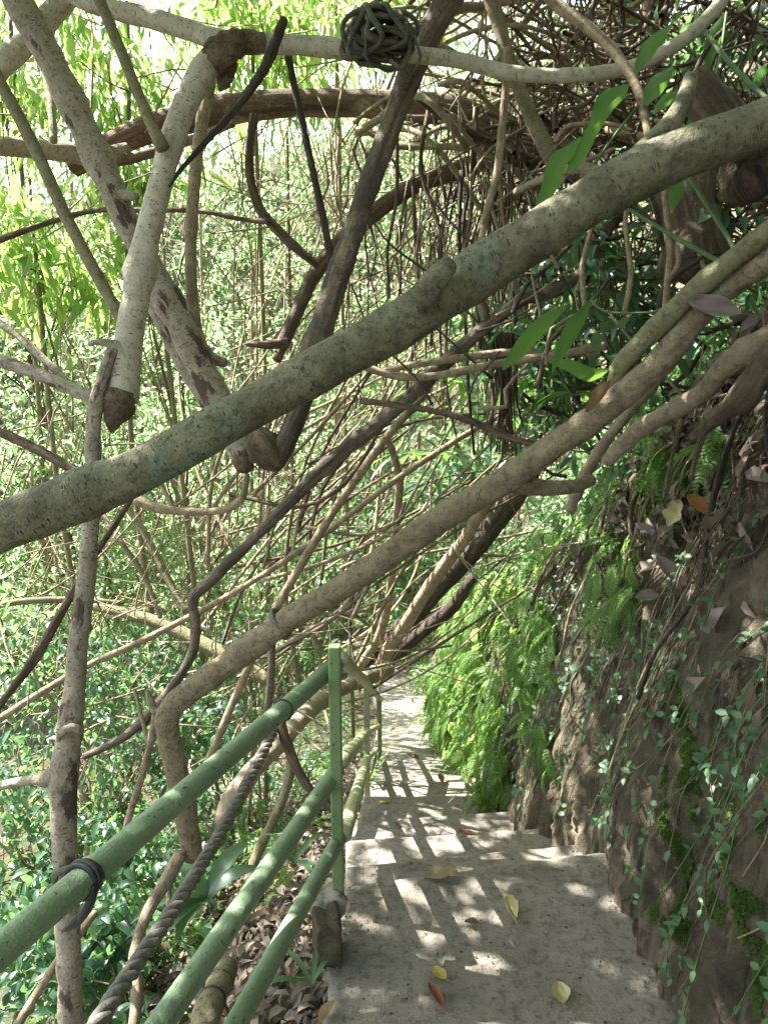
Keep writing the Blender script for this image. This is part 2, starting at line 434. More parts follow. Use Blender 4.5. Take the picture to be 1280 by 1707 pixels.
# ------------------------------------------------------------------ setting: ground, path, steps, hillside
def grid(fn, us, vs):
    v = [fn(u, w) for u in us for w in vs]
    n = len(vs); i = np.arange(len(us) - 1)[:, None] * n; j = np.arange(n - 1)[None, :]
    f = np.stack([i + j, i + n + j, i + n + j + 1, i + j + 1], -1).reshape(-1, 4)
    return np.array([tuple(a) for a in v]), f

def axis(*segs):
    out = []
    for a, b, st in segs: out += list(np.arange(a, b, st))
    return out + [segs[-1][1]]

mb = MB()
xs = axis((-40, -8, 2.0), (-8, -2.5, .25), (-2.5, .9, .06), (.9, 40, 3.0))
ys = axis((-12, -1, 1.0), (-1, 5, .07), (5, 14, .25), (14, 60, 3.0))
v, f = grid(lambda x, y: (x, y, ground_z(x, y)), xs, ys); mb.add(v, f)
tag(mb.build('ground', M['ground']), kind='structure')

mb = MB()
ss = axis((0, 2.0, .12), (2.0, 2.6, .05), (2.6, 4.7, .0135), (4.7, 5.6, .022), (5.6, 9, .05), (9, 16, .14), (16, _bl[-1], .5))
hs = axis((-.5, .02, .13), (.02, 1.9, .019), (1.9, 3.4, .06), (3.4, 14, .3))
v, f = grid(lambda s, h: bank(s, h)[0], ss, hs); mb.add(v, f[:, ::-1])
tag(mb.build('hillside', M['soil']), kind='structure')

def slab(mb, l0, r0, l1, r1, z0, z1, thick, nx=26, ny=12):
    """worn concrete slab, near edge l0-r0, far edge l1-r1, with rounded irregular edges"""
    def fn(u, w):
        a = l0.lerp(r0, w) if hasattr(l0, 'lerp') else None
        p = l0.lerp(r0, w).lerp(l1.lerp(r1, w), min(max(u, 0), 1))
        z = z0 + (z1 - z0) * min(max(u, 0), 1)
        z += .006 * noise.noise(Vector((p.x * 6, p.y * 6, z))) + .003 * noise.noise(Vector((p.x * 25, p.y * 25, z)))
        e = .010 * noise.noise(Vector((p.x * 5, p.y * 9, 4))) + .006 * noise.noise(Vector((p.x * 31, p.y * 31, 4)))
        if u > .999: p.y += e
        if w < .001: p.x += e
        return p, z
    us = [0] + list(np.linspace(.03, .97, ny)) + [.99, 1.0]
    ws = [0, .006] + list(np.linspace(.03, 1, nx))
    n = len(ws); V = []
    for u in us:
        for w in ws:
            p, z = fn(u, w)
            if u > .999 or w < .001: z -= .012
            V.append((p.x, p.y, z))
    i = np.arange(len(us) - 1)[:, None] * n; j = np.arange(n - 1)[None, :]
    Fq = np.stack([i + j, i + j + 1, i + n + j + 1, i + n + j], -1).reshape(-1, 4)
    mb.add(V, Fq)
    V = np.array(V)
    far = V[-n:]; lo = far.copy(); lo[:, 2] -= thick
    k = np.arange(n - 1); mb.add(np.concatenate([far, lo]), np.stack([k, k + 1, k + 1 + n, k + n], -1))
    lf = V[::n]; lo = lf.copy(); lo[:, 2] -= thick; m_ = len(lf)
    k = np.arange(m_ - 1); mb.add(np.concatenate([lf, lo]), np.stack([k, k + 1, k + 1 + m_, k + m_], -1))

def xy(p): return Vector((p.x, p.y, 0))
A_l, A_r = xy(on_z(573, 1472, 0)), xy(on_z(1030, 1402, 0))
mb = MB()
slab(mb, Vector((-.33, -2.5, 0)), Vector((.75, -2.5, 0)), Vector((-.225, .3, 0)), Vector((.75, .3, 0)), 0, 0, .16)
mb2 = MB(); slab(mb2, Vector((-.225, .3, 0)), Vector((.82, .3, 0)), A_l, A_r + Vector((.1, -.015, 0)), 0, 0, .34, 40, 50)
mb.v += mb2.v; mb.f += [q + mb.n for q in mb2.f]; mb.uv += mb2.uv; mb.n += mb2.n
tag(mb.build('path', M['concrete']), kind='structure')
mb = MB()
edges = [(A_l, A_r)]
for (lx, ly, rx, ry, z) in ((577, 1441, 945, 1386, -.22), (577, 1399, 890, 1366, -.45), (586, 1368, 850, 1338, -.68), (603, 1325, 815, 1318, -.91)):
    l, r = xy(on_z(lx, ly, z)), xy(on_z(rx, ry, z)) + Vector((.3, -.02, 0))
    pl, pr = edges[-1]
    slab(mb, pl + Vector((0, -.06, 0)), pr + Vector((.12, -.06, 0)), l, r, z, z - .008, .34, 26, 8)
    edges.append((l, r))
tag(mb.build('steps', M['concrete']), kind='structure')
mb = MB()
wl, wr = edges[-1]
wy = [wl.y - .06, 4.55, 5.7, 7.0, 8.5, 10.2]
for k in range(5):
    y0, y1 = wy[k], wy[k + 1] + .04
    zz0 = -1.12 if k == 0 else path_z(y0) - .005
    xr = lambda y: float(np.interp(y, BANK[:, 1][:10], BANK[:, 0][:10])) + .12
    xl = lambda y: (wl.x if y < 4.2 else left_x(y) + .03 * noise.noise(Vector((y, 0, 0))))
    slab(mb, Vector((xl(y0), y0 + (.0 if k else 0), 0)), Vector((xr(y0), y0, 0)), Vector((xl(y1), y1, 0)), Vector((xr(y1), y1, 0)), zz0, path_z(y1) + .055, .3, 20, 12)
slab(mb, Vector((-.1, 10.2, 0)), Vector((.7, 10.2, 0)), Vector((-.4, 12.0, 0)), Vector((.55, 11.6, 0)), -3.5, -3.75, .3, 12, 10)
tag(mb.build('walkway', M['concrete']), kind='structure')

# ------------------------------------------------------------------ branches traced at their own distances
def P4(txt, d=None):
    rows = []
    for tok in txt.split():
        a = [float(q) for q in tok.split(',')]
        if len(a) == 4: d = a[3]
        p = at(a[0], a[1], d); rows.append((p.x, p.y, p.z, a[2] / 2 / F * d, d))
    return rows

WS = 1.0
def lerp_d(txt):
    """x,y,w tokens; first and last (and any other with a 4th value) fix the distance, others are interpolated"""
    toks = [[float(q) for q in t.split(',')] for t in txt.split()]
    ks = [i for i, a in enumerate(toks) if len(a) == 4]
    ds = np.interp(range(len(toks)), ks, [toks[i][3] for i in ks])
    rows = []
    for a, d in zip(toks, ds):
        p = at(a[0], a[1], d); rows.append((p.x, p.y, p.z, a[2] / 2 / F * d * WS))
    return rows

def branch(name, label, mat, txt, cat='branch', amp=.07, sides=12, knots=2, group=None, extra=(), freq=18, parts=(), ws=.92):
    global WS
    WS = ws
    rows = lerp_d(txt)
    mean_r = np.mean([r[3] for r in rows])
    mb = MB()
    tube(mb, rows, sides=sides, amp=amp, freq=freq, step=max(.012, mean_r * .7), knots=knots, seed=random.random() * 50)
    for e in extra:
        er = lerp_d(e); tube(mb, er, sides=max(6, sides - 4), amp=amp, freq=freq, step=max(.012, np.mean([r[3] for r in er]) * .8), seed=random.random() * 50)
    o = mb.build(name, M[mat], origin=rows[0][:3])
    tag(o, label, cat, group)
    for (pn, pm, pt, pa) in parts:
        m2 = MB(); er = lerp_d(pt)
        tube(m2, er, sides=14, amp=pa, freq=34, step=.012, seed=3)
        m2.build(pn, M[pm], parent=o, origin=er[0][:3])
    WS = 1.0
    return o

branch('branch', 'thick lichen-patched branch crossing the whole view from lower left to upper right', 'grey',
       '-90,915,88,1.5 0,880,84 130,828,80 260,770,77 400,690,75 540,612,76 680,532,78 800,452,82,1.6 900,390,82 1000,325,82 1100,272,80 1180,240,82 1290,200,84,1.45 1400,150,86,1.4',
       amp=.085, sides=24, knots=9, freq=22, ws=.97,
       extra=['1190,235,60,1.48 1228,218,46,1.46 1262,216,30,1.44', '1050,270,34,1.52 1110,215,36,1.54 1140,165,30,1.56 1150,130,24,1.6',
              '700,500,50,1.5 735,455,40,1.5 752,436,26,1.5'])
branch('branch', 'long pale branch above the handrail with an elbow bent down at its lower end', 'speckled',
       '322,1425,40,2.35 316,1390,42 300,1310,44 284,1235,44 281,1190,46,2.2 320,1150,44 400,1092,45 470,1040,46 560,985,48 640,932,50 740,862,52 850,795,54,2.05 930,738,50 1000,690,50 1060,640,50 1110,590,48 1200,490,46,1.75 1295,425,46,1.6 1340,390,46,1.55',
       amp=.1, sides=18, knots=9, freq=26, ws=.87, extra=['850,800,44,2.05 895,812,34,2.08 950,812,28,2.1 985,800,24,2.15'])
branch('branch', 'green tinged branch resting on the bank above the mauve dead leaf', 'green',
       '1020,650,26,1.95 1035,610,34 1060,580,36 1110,530,37 1160,482,38,1.75 1230,425,38 1300,370,40,1.55 1350,330,40,1.5', sides=16, amp=.05,
       extra=['1030,598,46,1.92 1040,606,48,1.92 1050,612,44,1.92'])
t4 = branch('tree_limb', 'smooth whitish limb hanging from the high branch and sawn off at its lower end', 'pale',
       '365,85,42,2.25 340,115,50 303,190,48 280,260,44 262,330,48 240,420,50 228,490,52 216,560,56 208,625,60 204,668,64,2.2', cat='limb', sides=18, amp=.045, knots=4, ws=.84,
       extra=['215,585,26,2.2 190,575,20,2.17 165,570,13,2.14 148,574,9,2.12'],
       parts=[('broken_end', 'broken', '205,652,52,2.19 200,672,66,2.19 195,692,58,2.19 190,706,34,2.19 187,722,8,2.19', .4)])
branch('branch', 'long pale branch sagging across the top of the view with a dark joint', 'pale',
       '90,-25,34,2.4 160,8,38 250,30,40 320,52,40 380,70,46,2.3 480,74,38 600,84,36 700,92,34 770,102,32,2.3 850,121,30 950,126,28 1050,112,28 1130,72,28 1190,18,28 1220,-30,28,2.2', sides=16, amp=.07, knots=6, ws=.8,
       parts=[('joint', 'broken', '352,112,50,2.25 362,92,64,2.24 380,76,62,2.25 402,70,52,2.27 440,72,42,2.29', .32), ('loose_bark', 'broken', '385,100,34,2.28 378,120,40,2.3 372,140,28,2.31 366,152,8,2.32', .4)])
branch('leaning_tree', 'blotched peeling trunk slanting down from the upper left corner', 'spotted',
       '10,-40,56,2.6 40,20,56 75,80,54 110,150,52 150,235,52 185,310,50 220,390,44 262,465,46 300,540,48 335,610,50 365,670,54,2.55 395,735,52 408,770,44,2.5', cat='tree', sides=18, amp=.09, knots=8, ws=.88,
       extra=['235,430,34,2.62 262,510,36,2.62 300,590,36,2.6 340,655,38,2.58 370,700,36,2.56', '205,325,22,2.55 228,328,14,2.5'],
       parts=[('sawn_end', 'broken', '403,762,42,2.5 408,776,40,2.5 411,786,26,2.5', .1)])
branch('branch', 'straight olive branch leaning down from the left edge to the whitish limb', 'olive',
       '-40,60,22,2.45 0,135,22 60,250,23 110,360,22 160,455,22 210,545,22,2.35', sides=12)
branch('branch', 'pale thick branch cutting off the upper left corner', 'pale',
       '-50,175,40,2.9 0,112,40 55,60,40 120,-15,42 150,-50,42,2.8', sides=14, amp=.04)
branch('branch', 'thin grey branch dropping from the top edge onto the whitish limb', 'olive',
       '155,-30,20,2.15 175,20,20 212,110,20 245,190,20 272,248,24,2.15', sides=12)
branch('dead_stick', 'nearly black stick propped across the pale high branch', 'dark',
       '474,30,15,2.05 462,62,20 440,115,18 395,178,15 340,240,11 300,285,8 282,312,5,2.1', cat='stick', sides=10, amp=.15, freq=60)
branch('hanging_vine', 'dark thin stem hanging straight down behind the black stick', 'dark',
       '478,80,13,2.5 490,140,13 505,210,13 525,300,13 540,370,14 550,430,12 549,462,8,2.55', cat='pole', sides=8, amp=.12, freq=50)
branch('tree_limb', 'weathered split limb running from the top edge down behind the thick branch', 'split',
       '775,-50,52,2.4 735,20,50 700,85,50 668,165,44 640,240,42 615,310,42 588,390,42 560,470,46 535,550,46,2.4 510,640,42 488,710,40 462,762,44,2.35', cat='limb', sides=16, amp=.12, knots=6, ws=.88,
       parts=[('burl', 'oldwood', '430,722,40,2.38 440,745,66,2.36 456,765,56,2.35 466,780,28,2.35', .25)])
branch('leaning_tree', 'massive reddish brown trunk arching horizontally across the upper view', 'arch',
       '120,280,36,3.9 180,245,44 240,218,48 320,195,54 400,180,50 480,172,48 560,172,46 640,174,48 700,178,50 760,188,54,3.9 815,215,64 850,240,74 910,235,86,4.1 980,215,86 1060,200,84 1150,190,80,4.1 1280,170,80,4.0', cat='tree', sides=20, amp=.07, knots=8, freq=7,
       extra=['790,215,70,3.95 830,245,60,3.9 800,268,40,3.85', '390,205,14,3.85 300,240,16,3.8 200,268,18,3.8 130,266,14,3.8'])
branch('tree_limb', 'brown limb forking down and left from the arching trunk', 'brown',
       '850,225,48,3.95 810,262,38 760,285,32 700,305,30 650,335,30 600,375,30 555,415,28 520,465,27 495,520,25 470,575,22 462,600,16,3.6', cat='limb', sides=12, amp=.08,
       extra=['478,572,20,3.55 440,575,14,3.5 410,573,8,3.5', '555,420,14,3.75 520,440,10,3.7'])
branch('branch', 'grey root-like branch lying level at the left edge beside the arch', 'root',
       '-60,238,34,3.6 0,243,34 60,248,34 120,255,36 170,262,34 215,250,24,3.8', sides=14, amp=.1,
       extra=['90,235,14,3.6 85,160,16,3.7 70,80,18,3.8'])
branch('branch', 'yellowish tan branch dropping behind the whitish limb to the blotched trunk', 'tan',
       '350,130,24,2.85 340,185,24 330,250,22 322,330,22 318,420,21 321,500,22 330,560,22 350,595,22 375,605,16,2.6', sides=12, amp=.06)
branch('branch', 'thin brown branch curving down like a hook in the bright gap', 'brown',
       '424,190,15,3.0 416,245,16 418,300,16 432,345,18 450,370,19 490,410,17 530,443,14,3.1', sides=10,
       extra=['448,370,10,3.0 400,365,9,3.05 330,352,9,3.1 230,350,9,3.2 150,352,10,3.3 60,378,11,3.3 -20,408,12,3.3'])
branch('branch', 'olive tan branch leaning from the top edge to behind the thick branch', 'olive',
       '805,-40,26,2.6 825,20,26 845,90,26 866,150,26 892,210,28 918,262,30 930,290,26,2.6', sides=12)
branch('branch', 'slender pale vertical stem crossing in front of the brown arch', 'tan',
       '845,80,12,2.5 843,140,14 836,220,15 828,290,15 812,350,14 802,400,12,2.5', sides=10, amp=.04)
branch('branch', 'thin branch slanting from the top edge to the base of the green strap leaves', 'tan',
       '895,-30,22,2.2 930,10,22 985,50,20 1030,95,18 1062,150,17 1075,200,16 1083,240,14,2.0', sides=10, amp=.05)
branch('branch', 'slim tan stem standing upright below the thick branch on the right', 'tan',
       '1104,290,12,1.85 1110,350,12 1116,410,12 1112,470,12 1108,520,13,1.9', sides=10, amp=.05,
       extra=['1112,470,8,1.88 1130,440,10,1.86 1128,410,7,1.86'])
branch('branch', 'tan branch turning into dark peeling bark on its way down to the left edge', 'split',
       '1045,340,36,2.9 1010,375,34 988,425,36 965,465,32 910,488,26 868,500,24,2.95 815,540,24 770,578,26 705,640,28 640,698,28 580,745,27 520,800,25,3.0 450,870,22 395,925,21 350,970,22 322,998,20 326,1040,18 322,1085,18 298,1130,17 255,1185,18 205,1230,15 140,1262,12,2.9', sides=12, amp=.12, freq=40, knots=8,
       extra=['868,498,18,2.95 862,470,16,2.95 860,440,14,2.95', '810,535,20,2.95 798,490,18,2.98 796,460,18,3.0'])
branch('bamboo_pole', 'long straight tan pole slanting up from the handrail to the dark peeling branch', 'tan',
       '728,622,14,3.2 700,665,15 650,722,16 600,790,16 550,862,16 500,945,16 452,1030,15 415,1110,15 385,1180,15 345,1275,15,3.2', cat='pole', sides=10, amp=.03)
branch('dead_stick', 'short reddish broken stick pointing left from the pale branch', 'brown',
       '896,742,12,2.2 850,730,13 800,708,12 760,694,11 720,685,11 660,675,11 600,668,11,2.4', cat='stick', sides=8, amp=.15, freq=60,
       extra=['800,705,6,2.25 770,690,4,2.25'])
branch('branch', 'pale drooping branch sagging level through the middle of the tangle', 'tan',
       '585,598,13,2.8 620,616,14 670,628,14 730,626,14 800,612,15 880,598,15 940,590,16 1010,575,16,2.7', sides=10, amp=.04)
branch('branch', 'second level branch just above the pale drooping one', 'tan',
       '640,618,12,2.95 690,608,13 760,598,14 840,588,14 920,588,12 1000,592,10,2.85', sides=10, amp=.04)
branch('hanging_vine', 'tan crooked stem standing upright in front of the ferny end of the path', 'tan',
       '640,722,12,4.5 655,755,13 666,805,15 660,870,15 655,940,15 648,1000,16 632,1060,16 600,1112,15,6.0', cat='pole', sides=10, amp=.06)
branch('bamboo_pole', 'very long thin tan stem rising gently from the left edge across the tangle', 'tan',
       '-40,1225,14,3.4 60,1160,13 150,1108,12 250,1062,12 400,982,11 540,890,11 660,800,11 780,722,11 850,685,9,3.8', cat='pole', sides=8, amp=.03)
branch('leaning_tree', 'slim mottled trunk rising beside the near handrail at the left edge', 'spotted',
       '118,1760,46,1.95 117,1650,46 114,1560,48 112,1480,46 108,1400,48 106,1330,52 108,1285,56,2.0 116,1220,46 124,1150,42 130,1080,40 140,1000,38,2.05 150,900,34 155,800,32 158,690,28,2.15 175,620,26 195,570,22,2.18', cat='tree', sides=16, amp=.1, knots=6, ws=.84,
       extra=['100,1290,46,2.0 78,1298,34,2.0 52,1300,20,2.05 0,1310,18,2.2', '135,1218,16,1.97 120,1212,18,1.96 103,1222,16,1.96 98,1234,10,1.97'])
branch('branch', 'pale knotted branch running from the left edge to the sawn limb', 'spotted',
       '-40,592,24,2.3 0,602,24 50,618,24 90,635,24 130,652,24 168,668,24,2.2', sides=12,
       extra=['-20,525,13,2.4 30,560,14,2.35 80,605,15,2.3 120,645,15,2.25', '-10,540,5,2.4 -5,560,5,2.4'])
branch('branch', 'dark brown branch below the knotted one at the left edge', 'brown',
       '-40,708,16,2.5 10,724,17 60,748,18 100,770,18 140,795,16,2.4', sides=10)
branch('dead_stick', 'dark brown crooked stick slanting down to the left edge behind the slim trunk', 'brown',
       '225,822,10,2.5 195,870,11 165,915,12 130,975,14 95,1035,16 60,1095,19 20,1150,14 -30,1215,12,2.4', cat='stick', sides=10, amp=.14, freq=45)
branch('branch', 'short brown branch curved like a smile under the sawn trunk', 'tan',
       '228,832,22,2.7 260,846,20 300,852,14 350,853,13 385,846,14 405,828,13 412,790,10,2.6', sides=10,
       extra=['290,850,9,2.7 275,820,9,2.72 265,800,8,2.74'])
branch('leaning_tree', 'dark reddish trunk leaning out over the far end of the path', 'dark',
       '880,790,44,5.5 845,845,40 790,915,38 735,975,36 690,1025,34 650,1065,30 615,1098,24 590,1125,20,7.5', cat='tree', sides=12, amp=.12, freq=12)
branch('leaning_tree', 'sunlit tan trunk with a cut lower end at the far end of the path', 'tan',
       '830,815,22,4.9 800,855,22 770,905,22 735,950,24 705,995,24 680,1035,24 655,1070,24 640,1100,24 630,1132,24,6.2', cat='tree', sides=12, amp=.07)
branch('leaning_tree', 'short dark trunk slanting from the fern bank beside the tan cut one', 'dark',
       '790,960,20,6.0 755,1010,24 720,1040,24 690,1065,24 660,1088,26 640,1110,22 610,1130,16,6.8', cat='tree', sides=12, amp=.12, freq=12)
branch('fallen_log', 'pale log leaning behind the first handrail post', 'root',
       '645,1118,30,5.6 610,1130,28 570,1148,26,4.6 530,1172,30 500,1200,32,3.8 470,1235,34 430,1275,34 390,1330,40,3.3 372,1372,36,3.3', cat='log', sides=12, amp=.1)
branch('hanging_vine', 'dark upright stick behind the upper handrail below the grey tie', 'split',
       '455,1045,13,2.3 453,1100,13 450,1150,13 444,1200,15 440,1230,13,2.3', cat='pole', sides=10, amp=.1)
branch('root', 'brown curving root between the rope and the green post', 'brown',
       '466,1200,20,2.7 480,1245,19 500,1290,18 525,1325,17 560,1350,15,2.6', sides=10, amp=.1)
branch('root', 'tan root rising from the leaf litter behind the middle rail', 'olive',
       '415,1470,20,2.7 428,1425,19 450,1380,18 472,1330,18 484,1280,17 482,1230,14,2.9', sides=10, amp=.08)
branch('branch', 'thin forked stem standing beside the elbow of the pale branch', 'tan',
       '262,1180,14,2.4 252,1235,14 238,1290,13 222,1340,13 205,1400,12,2.5', sides=10,
       extra=['225,1150,7,2.5 240,1210,8,2.45 250,1250,9,2.42', '260,1190,12,2.4 250,1165,14,2.4 246,1150,6,2.4'])
branch('root', 'pale curved root dropping from the log down past the rope', 'root',
       '300,1425,26,2.3 280,1465,24 255,1505,22 235,1550,20 225,1600,20 228,1660,20 222,1720,20,2.0', sides=12, amp=.08,
       extra=['280,1465,10,2.28 282,1500,10,2.25 278,1530,8,2.2'])
branch('bamboo_pole', 'thin pale pole slanting at the lower left corner under the near rail', 'tan',
       '20,1725,16,2.2 60,1660,16 95,1605,15 130,1560,14 160,1520,13,2.4', cat='pole', sides=10, amp=.03)
branch('branch', 'greenish log lying aslant in the shade behind the slim trunk', 'olive',
       '140,1008,13,5.0 200,1020,18 270,1040,24 340,1075,28 400,1105,28 450,1135,24,4.6', sides=12, amp=.05)
branch('branch', 'pale level branch through the bright leaves at the far left', 'olive',
       '-30,1018,12,4.4 20,1005,12 80,1000,12 140,1000,10 200,1005,8,4.6', sides=8)
branch('branch', 'grey branch forking up behind the slim trunk at mid height', 'olive',
       '190,820,12,4.8 230,870,14 262,930,14 290,985,14 310,1020,12,4.6', sides=8, extra=['165,845,9,4.8 200,900,10,4.7 240,960,10,4.7 268,1030,8,4.6'])
branch('tree_limb', 'grey brown limb on the bank below the twisted roots at the right', 'root',
       '1010,770,30,2.2 1060,720,44 1110,690,46,2.05 1170,655,44 1210,610,50 1290,555,56,1.8 1340,520,60,1.7', cat='root', sides=14, amp=.2, knots=7, ws=.66)
branch('root', 'thick yellowish root bulging from the bank at the right edge', 'oldwood',
       '1320,560,70,1.7 1270,610,66 1235,665,60 1190,700,40 1150,735,24,1.95', sides=14, amp=.26, knots=5, ws=.66,
       extra=['1180,690,22,1.9 1160,760,14,1.9 1150,800,10,1.88', '1135,700,18,1.95 1120,760,12,1.93 1105,830,8,1.9'])
branch('root', 'short twisted root at the lip of the bank near the pale branch', 'root',
       '1120,600,40,2.1 1060,670,36 1010,735,34 975,790,34 950,850,30,2.5', sides=12, amp=.22, knots=5, ws=.6)
branch('broken_stump', 'grooved broken stump jutting above the thick branch at the upper right', 'oldwood',
       '1150,130,52,1.75 1165,150,66 1190,185,76 1225,225,80,1.75 1290,270,84,1.75', cat='stump', sides=20, amp=.24, freq=24,
       parts=[('burl', 'oldwood', '1240,240,70,1.6 1235,290,80,1.6 1222,330,60,1.6', .25), ('hollow', 'rotten', '1245,285,52,1.53 1252,305,60,1.52 1262,330,44,1.52', .15)])
branch('leaning_tree', 'brown fibrous trunk stump behind the right end of the thick branch', 'oldwood',
       '1130,250,120,2.5 1140,320,120 1150,380,120 1160,450,130,2.4', cat='tree', sides=24, amp=.3, freq=16, ws=.75)
branch('branch', 'forked grey branch behind the strap leaves on the right', 'root',
       '1150,255,22,1.9 1080,270,30 1010,290,28 960,280,20,2.1 900,300,14 860,320,12,2.4', sides=10,
       extra=['1060,270,26,1.95 1040,300,26,1.95 1010,310,20,2.0'])
branch('leaning_tree', 'smooth brown trunk standing upright at the top edge on the right', 'arch',
       '1095,-60,44,3.6 1092,0,42 1088,60,40 1080,140,40 1075,200,46,3.7', cat='tree', sides=14, amp=.04)

# ------------------------------------------------------------------ handrail, rope, ties
def vec4(p, r): return (p.x, p.y, p.z, r)
hr = empty('handrail', at(563, 1485, 2.15), 'green painted three-bar metal handrail beside the concrete steps', 'handrail')
def rail(mat, a, b, r0, r1=None, ext=0.0, nm='rail'):
    if ext: a = a + (a - b) * ext
    m = MB(); tube(m, [vec4(a, r0), vec4(a.lerp(b, .5), r0), vec4(b, r1 or r0)], sides=24, step=.04, amp=.006, freq=30)
    return m.build(nm, M[mat], parent=hr, origin=a)
rail('paint', at(0, 1586, 1.0), at(560, 1108, 2.15), .0222, ext=.6)
rail('paint', at(268, 1707, 1.25), at(561, 1285, 2.15), .0222, ext=.7)
rail('paint', at(394, 1707, 1.36), at(566, 1397, 2.17), .0205, ext=.7)
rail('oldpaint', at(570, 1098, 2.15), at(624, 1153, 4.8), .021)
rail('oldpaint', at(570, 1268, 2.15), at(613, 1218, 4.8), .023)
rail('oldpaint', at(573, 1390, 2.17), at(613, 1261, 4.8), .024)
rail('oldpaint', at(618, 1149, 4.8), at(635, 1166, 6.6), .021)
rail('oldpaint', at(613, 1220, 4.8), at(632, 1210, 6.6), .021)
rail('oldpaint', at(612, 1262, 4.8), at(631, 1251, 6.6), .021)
def post(mat, px, ytop, ybot, d, w, parent=hr, nm='post'):
    t, b = at(px, ytop, d), at(px, ybot, d)
    x, y = (t.x + at(px, (ytop + ybot) / 2, d).x) / 2, b.y
    m = MB(); h = w / 2; c = w * .12
    ring = [(-h + c, -h), (h - c, -h), (h, -h + c), (h, h - c), (h - c, h), (-h + c, h), (-h, h - c), (-h, -h + c)]
    zt = CAMH - (CAMH - 0) + 0
    # height seen at this distance, kept plumb
    ang = math.atan((ytop - CY) / F) + PITCH
    zt = CAMH - y * math.tan(ang)
    V = [(x + q[0], y + q[1], z) for z in (b.z - .05, zt - .003) for q in ring] + [(x + q[0] * .9, y + q[1] * .9, zt) for q in ring]
    Fq = [(i + 8 * k, (i + 1) % 8 + 8 * k, (i + 1) % 8 + 8 * k + 8, i + 8 * k + 8) for k in (0, 1) for i in range(8)]
    m.add(V, Fq); m.add(V[16:], [tuple(range(8))])
    return m.build(nm, M[mat], parent=parent, origin=(x, y, b.z), smooth=False)
p1 = post('postpaint', 564, 1076, 1490, 2.17, .032)
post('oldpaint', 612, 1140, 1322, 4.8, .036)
post('postpaint', 633, 1158, 1290, 6.6, .036)
far = empty('handrail', at(590, 1160, 11.0), 'small distant handrail with a knob seen past the leaning trunks', 'handrail')
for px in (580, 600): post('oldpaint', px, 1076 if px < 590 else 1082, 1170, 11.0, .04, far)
m = MB(); a, b = at(574, 1074, 11), at(604, 1075, 11); tube(m, [vec4(a, .02), vec4(b, .02)], sides=8); m.build('rail', M['oldpaint'], parent=far, origin=a)
m = MB(); a, b = at(596, 1068, 10.95), at(604, 1082, 10.95); tube(m, [vec4(a, .05), vec4(a.lerp(b, .5), .075), vec4(b, .05)], sides=10, amp=.15); m.build('knob', M['rope'], parent=far, origin=a)

rp = np.array([list(at(120, 1775, 1.32)), list(at(205, 1640, 1.5)), list(at(290, 1515, 1.75)), list(at(370, 1385, 2.1)), list(at(425, 1280, 2.45)), list(at(470, 1195, 2.8)), list(at(500, 1150, 3.1))])
rc = spline(rp, .008)
tt = unit(np.gradient(rc, axis=0)); L = np.concatenate([[0], np.cumsum(np.linalg.norm(np.diff(rc, axis=0), axis=1))])
n1 = unit(np.cross(tt, [0, 0, 1.])); n2 = np.cross(tt, n1)
mb = MB()
for k in range(3):
    ph = L * 2 * math.pi / .105 + k * 2.094
    c = rc + (n1 * np.cos(ph)[:, None] + n2 * np.sin(ph)[:, None]) * .0084
    tube(mb, np.concatenate([c, np.full((len(c), 1), .0101)], 1), sides=10, amp=.16, freq=170)
tag(mb.build('rope', M['rope'], origin=rp[0]), 'thick grey twisted rope hanging in a slant behind the handrail', 'rope')

def tie(name, label, px, py, d, r, axis_v, mat='strap', turns=2, tail=None, w=.006, parent=None):
    c = np.array(at(px, py, d)); t = np.array(axis_v, float); t /= np.linalg.norm(t)
    a = np.cross(t, [0, 0, 1.]); a /= np.linalg.norm(a); b = np.cross(t, a)
    q = np.linspace(0, turns * 2 * math.pi, 26 * turns)
    p = c + (a * np.cos(q)[:, None] + b * np.sin(q)[:, None]) * (r + .002 * np.sin(q * .7)[:, None]) + t * ((q / q[-1] - .5) * w * turns * 1.6)[:, None]
    m = MB(); tube(m, np.concatenate([p, np.full((len(p), 1), w)], 1), sides=8)
    if tail:
        for tl in tail: tube(m, [vec4(at(*z), ww) for z, ww in tl], sides=7, step=.01)
    return tag(m.build(name, M[mat], origin=c), label, 'tie')
ra = at(560, 1108, 2.15) - at(0, 1586, 1.0)
def rail_d(px):
    a, b = at(0, 1586, 1.0), at(560, 1108, 2.15)
    return min(((lambda p: (abs(CX + F * p.x / (p.y * CP - (p.z - CAMH) * SP) - px), p.y * CP - (p.z - CAMH) * SP))(a.lerp(b, k / 400)) for k in range(401)))[1]
RD = rail_d(140)
tie('cloth_tie', 'black cloth strip knotted round the near top rail and the slim trunk', 140, 1465, rail_d(140), .0245, ra, turns=3, w=.0042,
    tail=[[((160, 1480, RD), .005), ((148, 1512, RD), .007), ((125, 1540, RD + .03), .006), ((105, 1552, RD + .06), .003)],
          [((128, 1448, RD + .02), .006), ((105, 1450, 1.5), .006), ((92, 1462, 1.8), .008), ((95, 1478, 1.9), .006)], [((158, 1486, RD), .006), ((140, 1520, RD + .01), .006), ((112, 1547, RD + .03), .004)]])
tie('plastic_tie', 'dark tie wound round the top rail near the green post', 472, 1183, rail_d(472), .0235, ra, turns=1, w=.0028)
tie('plastic_tie', 'grey loop tied round the long pale branch', 467, 1040, 2.15, .041, at(560, 985, 2.1) - at(400, 1092, 2.17), turns=2, w=.005, mat='rope')
lg = MB(); lr = lerp_d('330,1760,42,1.75 345,1690,42 362,1650,40 378,1612,38,2.05'); tube(lg, lr, sides=16, amp=.05, step=.02, knots=2)
